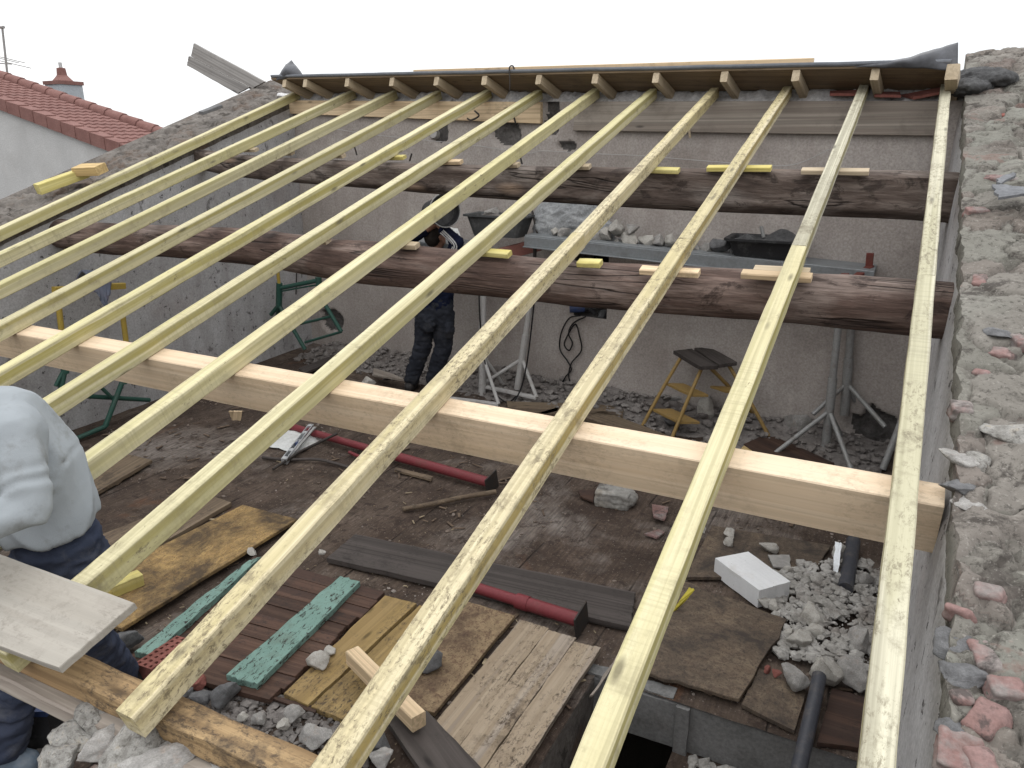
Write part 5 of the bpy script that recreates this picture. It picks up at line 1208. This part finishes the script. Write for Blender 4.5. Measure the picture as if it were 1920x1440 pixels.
def splinters(name, quad, n, l0, l1, mat, label, zf=.012):
    gs = []
    for k in range(n):
        p = in_quad(quad, random.random(), random.random())
        if PX0 - .03 < p.x and p.y < PY1 + .02: continue
        if fbm((p.x, p.y, 7), 1.3, 3) < -.12: continue
        l = l0 + (l1 - l0) * random.random() ** 3
        mw = Matrix.Rotation(random.uniform(0, 3.14), 4, 'Z') @ Matrix.Rotation(random.uniform(-.15, .15), 4, 'Y')
        gs.append(box_geo(V((p.x, p.y, zf + floor_h(p.x, p.y))), l, l * random.uniform(.08, .3), .004, mw))
    o = local_obj(name, join(gs), mat, None, False); return tag(o, label, 'debris', None, 'stuff')
splinters('wood_splinters', allq, 900, .012, .11, wood('brown_splinters', (0.11, 0.075, 0.055), (0.21, 0.155, 0.11), None, 0, (0.04, 0.03, 0.025), 0.6, 2, False), 'dark brown splinters and bark chips strewn over the attic floor')
splinters('wood_splinters', [V((-4.6, 3.9, 0)), V((-1.0, 3.9, 0)), V((-1.0, 1.7, 0)), V((-3.2, 1.7, 0))], 420, .008, .05, wood('pale_splinters', (0.33, 0.26, 0.17), (0.45, 0.37, 0.25), None, 0, (0.1, 0.08, 0.06), 0.6, 2, False), 'pale fresh wood chips scattered around the boards on the floor')
RS = [(690, 722, .085, 'rock_pale', 'large pale stone left of the carrying worker'), (1320, 770, .12, 'rock_pale', 'slab-like pale stone behind the step stool'), (1490, 800, .13, 'rock_grey', 'grey block of stone beside the right scaffold leg'), (1258, 788, .09, 'rock_dark', 'dark round stone under the step stool'), (1275, 752, .09, 'rock_grey', 'grey round stone between the legs of the step stool'), (1370, 805, .09, 'rock_grey', 'brownish stone behind the second rafter by the step stool'),
 (1520, 1160, .085, 'rock_pale', 'pale rounded stone on the plaster heap, next to the white block'), (1500, 1205, .08, 'rock_pale', 'double-lobed pale stone in the middle of the plaster heap'), (1527, 1190, .055, 'rock_pale', 'smaller pale stone touching the double-lobed one'), (1610, 1205, .085, 'rock_grey', 'pointed grey stone on the plaster heap near the last rafter'), (1480, 1190, .04, 'rock_pale', 'small pale stone at the left edge of the plaster heap'), (1548, 1265, .10, 'rock_pale', 'biggest white stone, sitting at the upper end of the grey pipe'), (1600, 1268, .10, 'rock_grey', 'flat grey stone right of the biggest white one'), (1488, 1275, .085, 'rock_grey', 'rough grey lump left of the biggest white stone'), (1440, 1030, .05, 'rock_pale', 'flaky white lump behind the white block'), (1368, 1005, .04, 'rock_pale', 'little white stone under the square beam, left one of a pair'), (1365, 1018, .035, 'rock_pale', 'little white chip nearer than its pair under the square beam'), (1315, 997, .03, 'rock_pale', 'small pale pebble beside the second rafter'), (1480, 1072, .03, 'rock_pale', 'small white pebble just right of the white block'), (1432, 1133, .035, 'rock_pale', 'white chip at the near corner of the white block'), (1450, 1137, .035, 'rock_pale', 'white chip second from the near corner of the white block'), (1572, 1040, .05, 'rock_pale', 'pale stone left of the bent metal profile'), (1618, 1090, .06, 'rock_grey', 'grey stone between the pipe stub and the last rafter'),
 (600, 1246, .055, 'rock_pale', 'white stone on the yellow board, beside the shutter corner'), (618, 1227, .035, 'rock_pale', 'smaller pale stone behind the white one at the shutter corner'), (473, 1038, .032, 'rock_pale', 'small white stone between chipboard and shutter'), (604, 1038, .025, 'rock_pale', 'small buff pebble near the end of the long dark plank'), (366, 1285, .045, 'brick_red', 'broken red brick piece beside the end of the shown rafter'), (345, 1305, .04, 'rock_dark', 'dark stone below the broken red brick piece'), (377, 1312, .045, 'rock_dark', 'dark pointed stone right of the broken red brick piece'), (426, 1308, .06, 'rock_dark', 'flat dark slate-like stone below the shutter corner'), (595, 1390, .06, 'rock_grey', 'grey honeycombed stone beside the muddy rafter'), (485, 1352, .035, 'rock_grey', 'pinkish grey stone in the crumbs behind the wall plate'), (455, 1350, .026, 'rock_pale', 'white pebble left of the pinkish grey stone'), (530, 1362, .03, 'rock_pale', 'white pebble right of the pinkish grey stone'), (555, 1345, .045, 'rock_grey', 'grey stone between the crumbs and the muddy rafter'), (240, 1212, .07, 'rock_dark', 'dark flat stone between the plywood sheet and the perforated brick'), (700, 1400, .07, 'rock_dark', 'black rounded stone under the muddy rafter at the bottom'), (715, 1430, .05, 'rock_grey', 'grey stone against the purplish brown plank'), (1455, 1265, .03, 'brick_red', 'red brick crumb beside the rough grey lump'), (1438, 1258, .025, 'brick_red', 'smaller red brick crumb near the corner of the muddy panel')]
for x, y, s_, m_, lb in RS: rock('stone', fp(x, y + s_ * 60, .03 if y > 1000 else .05), s_ * (.8 if x > 1430 and y > 1140 else 1), m_, lb, None)
# planks near the ridge wall
fslab('plank', [(950, 752), (1170, 760), (1168, 778), (955, 775)], .05, .03, 'board_brown', 'brown lath-like board lying in the rubble left of the step stool', 'board')
fslab('plank', [(1090, 780), (1130, 770), (1268, 822), (1240, 832)], .05, .03, 'board_brown', 'old grey-brown plank running under the foot of the step stool', 'board', (0, 3))
fslab('plank', [(1395, 832), (1440, 812), (1565, 868), (1430, 868)], .06, .03, 'board_red', 'dark reddish plank under the right scaffold legs', 'board', (1, 2))
fslab('plank', [(1045, 770), (1050, 762), (955, 790), (950, 798)], .05, .03, 'board_brown', 'short splintered wood piece by the whitewashed scaffold feet', 'board', (1, 2))
fslab('tile_fragment', [(1375, 858), (1395, 866), (1410, 845), (1395, 835)], .08, .05, 'offcut_brown', 'yellowish timber offcut behind the second rafter by the step stool', 'offcut')
fslab('plank', [(700, 690), (735, 700), (760, 712), (700, 702)], .12, .02, 'plate_old', 'grey board end in the rubble left of the carrying worker', 'board', (0, 2))
fslab('plank', [(560, 690), (640, 660), (648, 666), (570, 700)], .06, .02, 'board_dark', 'dark thin board on the floor near the far green trestle', 'board', (0, 1))

# ================================================================== BRICKS AND STONES BUILT INTO THE RIGHT WALL TOP
from mathutils.bvhtree import BVHTree
_bv = BVHTree.FromPolygons([gable_r.matrix_world @ v.co for v in gable_r.data.vertices], [tuple(p.vertices) for p in gable_r.data.polygons])
def wtop(x, y):
    q = _bv.ray_cast(CAM, ray(x, y).normalized())[0]
    return q if q is not None else rp(x, y)
INS = [(1868, 662, .10, .055, 'brick', 'brick'), (1838, 702, .05, .03, 'brick', 'brick'), (1912, 640, .04, .07, 'brick', 'brick'), (1802, 766, .06, .06, 'brick', 'brick'), (1836, 528, .05, .09, 'brick', 'brick'), (1880, 218, .14, .05, 'brick_red', 'brick'), (1872, 335, .13, .05, 'brick', 'brick'), (1832, 396, .10, .05, 'brick', 'brick'), (1852, 1112, .06, .04, 'brick', 'brick'), (1796, 1147, .06, .015, 'brick', 'brick'), (1846, 1232, .05, .08, 'brick', 'brick'), (1886, 1292, .07, .045, 'brick', 'brick'), (1846, 1350, .055, .09, 'brick', 'brick'), (1798, 1412, .08, .085, 'brick', 'brick'), (1840, 1432, .05, .06, 'brick', 'brick'), (1802, 1310, .04, .03, 'brick', 'brick')]
for x, y, w, l, m_, nm in INS:
    c = wtop(x, y); mw = frame(c + NR * .004, V((1, random.uniform(-.5, .5), 0)), NR)
    o = remeshed(nm, [box_geo(V((0, 0, -.018)), w * .95, l * .95, .05), ell(V((w * .2, l * .15, -.018)), w * .5, l * .5, .026)], 0.005, M[m_], None, 2, .005, 12, V((0, 0, 0)))
    o.matrix_world = mw; o.parent = gable_r; o.matrix_parent_inverse = gable_r.matrix_world.inverted()
for x, y, s_, m_ in [(1806, 1208, .06, 'rock_dark'), (1806, 1262, .05, 'rock_dark'), (1905, 800, .10, 'crust_stone'), (1833, 862, .05, 'crust_stone'), (1800, 850, .05, 'rock_grey'), (1880, 618, .05, 'rock_dark'), (1795, 1365, .045, 'rock_dark'), (1800, 905, .045, 'rock_dark'), (1815, 940, .04, 'rock_grey')]:
    c = wtop(x, y); rock('stone', c - V((0, 0, s_ * .55)), s_, m_, None, None, gable_r, sq=(1, 1.2, .6), bury=.6)
hp = [wtop(x, y) for x, y in ((1838, 150), (1815, 165), (1868, 150))]
remeshed('mortar_heap', [ell(hp[0], .20, .26, .07), ell(hp[1], .14, .2, .05), ell(hp[2], .12, .18, .05)], .012, M['mortar_wet'], gable_r, 2, .016, 14)
for px in ([(1860, 345), (1925, 350), (1930, 362), (1872, 370)], [(1868, 335), (1900, 322), (1905, 328), (1875, 345)]):
    o = slab('slate', [rp(x, y, -.07) for x, y in px], .012, M['slate'], gable_r, (0, 1), .004, 5)
# stones on the low eaves wall
for x, y, s_, m_, lb in [(255, 1415, .085, 'crust_stone', 'rough mortar-crusted stone in front of the sawn rafter end'), (325, 1410, .06, 'rock_grey', 'smooth bluish stone at the near end of the crusted one'), (175, 1345, 0.05, 'crust_stone', None), (205, 1318, 0.045, 'crust_stone', None), (140, 1385, 0.05, 'crust_stone', None), (110, 1420, 0.05, 'crust_stone', None), (225, 1300, 0.035, 'crust_stone', None), (190, 1395, .05, 'rock_grey', None), (290, 1440, .07, 'rock_grey', None), (360, 1395, .05, 'rock_grey', None), (400, 1430, .05, 'rock_grey', None)]:
    rock('stone', fp(x, y + 20, .84), s_, m_, lb, None, None if lb else eaves_r, sq=(1.2, 1.1, .7))
# tool box and splashed board beside the worker
tb = empty('tool_case', fp(66, 1335, .1), 'dark tool case with a white label near the feet of the near worker', 'tool case')
mw = Matrix.Rotation(.5, 4, 'Z'); c = fp(68, 1350, .10)
local_obj('case_body', box_geo(c, .20, .15, .16, mw), M['rubber'], tb, False)
local_obj('case_lid', box_geo(c + V((0, 0, .095)), .205, .155, .025, mw), M['blue_tool'], tb, False)
local_obj('label_plate', box_geo(c + V((0, 0, .109)) + mw.to_3x3() @ V((0, -.03, 0)), .09, .05, .003, mw), M['white_cloth'], tb, False)
fslab('plank', [(33, 1253), (48, 1262), (30, 1350), (4, 1350)], [.42, .42, .05, .05], .018, 'plywood', 'plaster-splashed narrow board leaning beside the tool case', 'board', (0, 3))
# ================================================================== PEOPLE
def hand(wrist, d, palm_n, thumb_side, s=1.0, curl=0.7):
    """palm, four bent fingers of unequal length and a thumb; d = pointing direction, palm_n = side the fingers curl to"""
    d = d.normalized(); palm_n = (palm_n - d * palm_n.dot(d)).normalized(); sd = d.cross(palm_n) * thumb_side
    gs = [cap(wrist, .026 * s, wrist + d * .05 * s, .034 * s), ell(wrist + d * .06 * s, .042 * s, .042 * s, .03 * s)]
    for k, ln in enumerate((.068, .078, .072, .056)):
        b = wrist + d * .085 * s + sd * (.030 - .020 * k) * s; r = .0092 * s
        m = b + (d * cos(curl * .5) + palm_n * sin(curl * .5)) * ln * .5 * s; t = m + (d * cos(curl * 1.6) + palm_n * sin(curl * 1.6)) * ln * .55 * s
        gs += [cap(b - d * .03 * s, r * 1.1, m, r, 8), cap(m, r, t, r * .85, 8)]
    b = wrist + d * .035 * s + sd * .034 * s; m = b + (d * .6 + sd * .7 + palm_n * .25).normalized() * .04 * s; t = m + (d * .85 + palm_n * .5).normalized() * .032 * s
    return gs + [cap(b, .012 * s, m, .0115 * s, 8), cap(m, .0115 * s, t, .0095 * s, 8)]
def head_geo(c, fwd, up, s=1.0):
    fwd = fwd.normalized(); lat = fwd.cross(up).normalized(); up = lat.cross(fwd)
    R = Matrix(((lat.x, fwd.x, up.x), (lat.y, fwd.y, up.y), (lat.z, fwd.z, up.z))).to_4x4()
    P = lambda x, y, z: c + lat * x * s + fwd * y * s + up * z * s
    gs = [ell(P(0, -.008, .025), .074 * s, .092 * s, .090 * s, R), ell(P(0, .022, -.045), .056 * s, .066 * s, .068 * s, R), ell(P(0, .055, -.085), .032 * s, .028 * s, .024 * s, R),
          cap(P(0, .082, .012), .009 * s, P(0, .104, -.028), .014 * s, 8), ell(P(0, .078, -.058), .024 * s, .016 * s, .009 * s, R), ell(P(0, .078, .028), .052 * s, .018 * s, .012 * s, R)]
    for q in (-1, 1): gs.append(ell(P(.077 * q, -.008, -.01), .010 * s, .022 * s, .032 * s, R))
    return gs, P, R
def eyes(P, R, parent, s=1.0):
    for q in (-1, 1): local_obj('eye', ell(P(.031 * q, .079, .010), .012 * s, .008 * s, .008 * s, R), M['eye'], parent)

def carrier():
    Y = 5.82
    hip = V((-3.83, Y, .86)); ch = V((-3.81, Y + .02, 1.17)); nk = V((-3.81, Y + .02, 1.36)); hd = V((-3.81, Y + .03, 1.50))
    shL, shR = V((-3.99, Y, 1.30)), V((-3.63, Y, 1.30)); elL, elR = V((-4.06, Y - .05, 1.47)), V((-3.535, Y - .05, 1.47))
    wrL, wrR = V((-3.79, Y - .11, 1.585)), V((-3.665, Y - .12, 1.605))
    hL, hR = hip + V((-.09, 0, -.04)), hip + V((.09, 0, -.04))
    kL, kR = V((-3.955, Y - .03, .47)), V((-3.755, Y + .01, .47)); aL, aR = V((-4.10, Y - .06, .09)), V((-3.885, Y, .10))
    fwd = V((.25, 1, .0)).normalized()
    bucket_c = V((-3.68, Y - .13, 1.74)); ax = V((.80, -.50, .12)).normalized()
    hg, P, R = head_geo(hd, V((.35, 1, .25)), V((0, 0, 1)))
    gs = [cap(hip, .10, ch, .12), cap(ch, .10, nk, .055), cap(nk, .052, hd - V((0, 0, .05)), .055), cap(shL, .05, elL, .04), cap(elL, .038, wrL, .027), cap(shR, .05, elR, .04), cap(elR, .038, wrR, .027),
          cap(ch + V((0, 0, .1)), .06, shL, .05), cap(ch + V((0, 0, .1)), .06, shR, .05), cap(hL, .07, kL, .05), cap(kL, .048, aL, .035), cap(hR, .07, kR, .05), cap(kR, .048, aR, .035)] + hg
    gs += hand(wrL, (bucket_c - wrL) + V((.03, 0, -.05)), V((.3, .3, 1)), -1, 1.0, .8) + hand(wrR, (bucket_c - wrR) + V((-.04, 0, -.03)), V((-.2, .3, 1)), 1, 1.0, .8)
    body = remeshed('person', gs, .0075, M['skin'], None, 3, 0, 8, V((-3.95, Y, 0)))
    tag(body, 'worker in dark work clothes with a white-striped sleeve, lifting a bucket overhead beside the scaffold', 'person')
    eyes(P, R, body)
    remeshed('hair', [ell(P(0, -.018, .05), .082, .095, .085, R), ell(P(0, -.05, 0), .078, .065, .08, R)], .009, M['hair'], body, 2, .006, 30)
    top = [cap(hip + V((0, 0, .02)), .165, ch, .17), cap(ch, .165, nk - V((0, 0, .05)), .10), cap(ch + V((0, 0, .10)), .09, shL, .072), cap(ch + V((0, 0, .10)), .09, shR, .072), cap(shL, .068, elL, .056), cap(elL, .054, elL.lerp(wrL, .82), .040), cap(shR, .068, elR, .056), cap(elR, .054, elR.lerp(wrR, .82), .040)]
    jk = remeshed('track_top', top, .011, M['navy'], body, 5, .012, 9)
    for k in (-1, 0, 1):
        o_ = V((.052, -.012 + .0, 0)); sx = V((.010, -.055, .0))
        q0, q1, q2 = shR + V((.02 + .022 * k, -.074 + .008 * abs(k), 0)), elR + V((.020 * k, -.062 + .008 * abs(k), -.01)), elR.lerp(wrR, .75) + V((.015 * k, -.048, .012 * k))
        tube('sleeve_stripe', smooth_path([q0, q0.lerp(q1, .5) + V((.004, -.006, 0)), q1, q2]), .007, M['white_cloth'], jk, 6)
    tr_ = [cap(hip + V((0, 0, .04)), .165, hip - V((0, 0, .06)), .165), cap(hL, .105, kL, .078), cap(kL, .078, aL + V((.01, 0, .03)), .066), cap(hR, .105, kR, .078), cap(kR, .078, aR + V((.01, 0, .03)), .066), ell(hip + V((-.0, -.14, -.13)), .09, .04, .10), ell(hR + V((.085, -.03, -.16)), .03, .06, .08)]
    remeshed('work_trousers', tr_, .011, M['work_trousers'], body, 5, .014, 8)
    for a_, dd in ((aL, V((-.10, .35, 0))), (aR, V((.12, 1, 0)))):
        dd = dd.normalized(); b = V((a_.x, a_.y, .05))
        remeshed('work_shoe', [cap(b - dd * .05, .05, b + dd * .15, .042), cap(b + V((0, 0, .07)), .055, b, .052), box_geo(b + dd * .05 - V((0, 0, .03)), .09, .09, .03)], .010, M['shoe'], body, 2)
    # bucket
    e = empty('bucket', bucket_c, 'mortar bucket tilted open, held overhead by the worker by the scaffold', 'bucket')
    mw = frame(bucket_c - ax * .13, V((0, 0, 1)).cross(ax), ax); prof = [(0.0, .0), (.10, .0), (.135, .27), (.142, .27), (.142, .28), (.128, .28), (.118, .19), (0.0, .20)]
    vs, fs = [], []; n = 24
    for r_, z in prof:
        for k in range(n): vs.append(mw @ V((r_ * cos(2 * pi * k / n), r_ * sin(2 * pi * k / n), z)))
    for i in range(5):
        for k in range(n): fs.append((i * n + k, i * n + (k + 1) % n, (i + 1) * n + (k + 1) % n, (i + 1) * n + k))
    for k in range(n): fs.append((5 * n + k, 5 * n + (k + 1) % n, 6 * n + (k + 1) % n, 6 * n + k))
    local_obj('shell', (vs, fs), M['rubber'], e)
    local_obj('mortar_fill', loft_grid(lambda a, b: mw @ V((.122 * a * cos(2 * pi * b), .122 * a * sin(2 * pi * b), .21 + .015 * fbm((a * 3, b * 6, 0), 2, 3))), 8, 24), M['mortar_wet'], e)
    tube('rim_wire', [mw @ V((.143 * cos(2 * pi * k / 24), .143 * sin(2 * pi * k / 24), .277)) for k in range(25)], .006, M['steel'], e, 6)
    tube('bail', [mw @ V((.145 * cos(pi * k / 12), .02, .27 - .15 * sin(pi * k / 12) - .0)) + V((.0, -.03, -.10)) * sin(pi * k / 12) for k in range(13)], .004, M['steel'], e, 6)
carrier()

def near_worker():
    XB = -2.42
    hip = xp(118, 1040, XB); lo_ = xp(88, 960, XB); ch = xp(50, 868, XB - .01); up_ = xp(8, 800, XB - .03); nk = xp(-45, 762, XB - .04); hd = xp(-115, 772, XB - .06)
    shN, shF = xp(24, 818, XB + .13), xp(-30, 775, XB - .22); elN = xp(58, 950, XB + .25); wrN = xp(-60, 1002, XB + .20); elF = xp(-40, 930, XB - .30); wrF = xp(-120, 985, XB - .10)
    fN, fF = fp(228, 1285, .07), fp(15, 1418, .09)
    hN, hF = hip + V((-.02, .05, -.05)), hip + V((-.02, -.09, -.05))
    kN = xp(140, 1165, XB - .06); kF = hF.lerp(fF, .5) + V((-.06, .03, 0))
    hg, P, R = head_geo(hd, V((-.85, .35, -.45)), V((-.35, .1, .9)))
    gs = [cap(hip, .10, lo_, .09), cap(lo_, .09, ch, .12), cap(ch, .12, up_, .09), cap(up_, .08, nk, .055), cap(nk, .054, hd.lerp(nk, .35), .054), cap(up_, .06, shN, .05), cap(up_, .06, shF, .05), cap(shN, .05, elN, .042), cap(elN, .04, wrN, .029), cap(shF, .05, elF, .042), cap(elF, .04, wrF, .029),
          cap(hN, .08, kN, .055), cap(kN, .05, fN + V((0, 0, .03)), .036), cap(hF, .08, kF, .055), cap(kF, .05, fF + V((0, 0, .03)), .036)] + hg
    gs += hand(wrN, wrN - elN, V((0, .2, -1)), 1, 1.0, .6) + hand(wrF, wrF - elF, V((.2, 0, -1)), -1, 1.0, .6)
    body = remeshed('person', gs, .0075, M['skin'], None, 3, 0, 8, V((hip.x, hip.y, 0)))
    tag(body, 'worker in a pale grey sweatshirt and dark jeans, standing between the near rafters', 'person')
    eyes(P, R, body)
    remeshed('hair', [ell(P(0, -.018, .05), .082, .095, .085, R), ell(P(0, -.05, 0), .078, .065, .08, R)], .009, M['hair'], body, 2, .006, 30)
    dn = (hip - lo_).normalized()
    sw = [tube_geo([ch, ch.lerp(lo_, .5), lo_, lo_.lerp(hip, .12), lo_.lerp(hip, .30)], .158, 20, True, .152), cap(up_, .135, ch, .158), cap(up_, .125, nk - (nk - up_) * .25, .085), cap(up_, .10, shN, .088), cap(up_, .10, shF, .088), cap(shN, .084, elN, .064), cap(elN, .063, elN.lerp(wrN, .9), .046), cap(shF, .086, elF, .068), cap(elF, .066, elF.lerp(wrF, .9), .046)]
    def drape(p):
        u = (p - hip).dot((up_ - hip).normalized()); q = p - hip
        lat = V((-(up_ - hip).y, (up_ - hip).x, 0)).normalized()
        a = q.dot(lat) + .35 * u; b = u
        f = -abs(mnoise.noise(V((a * 9, b * 2.4, q.x * 5)))) * .030 + .010 + .006 * mnoise.noise(V((a * 4, b * 3, 2)))
        d = (p - elN).length
        if d < .2: f += .006 * sin((p - elN).dot((shN - elN).normalized()) * 95 + 5 * mnoise.noise(p * 9)) * (1 - d / .2)
        if u < .16: f += .006 * sin(a * 60 + 4 * mnoise.noise(p * 6)) * (1 - max(0, u) / .16)
        return f
    remeshed('sweatshirt', sw, .0075, M['sweater'], body, 8, 0, 8, None, drape)
    jn = [cap(lo_.lerp(hip, .62), .128, hip - V((0, 0, .05)), .134), cap(hN, .108, kN, .083), cap(kN, .080, fN + V((0, 0, .06)), .070), cap(hF, .108, kF, .083), cap(kF, .080, fF + V((0, 0, .06)), .070)]
    je = remeshed('jeans', jn, .010, M['jeans'], body, 6, .012, 8)
    for f_, dd, m_ in ((fN, V((-.2, 1, 0)), 'shoe'), (fF, V((-.75, -.45, 0)), 'boot_pale')):
        dd = dd.normalized(); b = V((f_.x, f_.y, .055))
        remeshed('work_shoe', [cap(b - dd * .06, .052, b + dd * .15, .046), cap(b + V((0, 0, .08)), .062, b, .056), box_geo(b + dd * .045 - V((0, 0, .035)), .09, .09, .03)], .009, M[m_], body, 2)
near_worker()
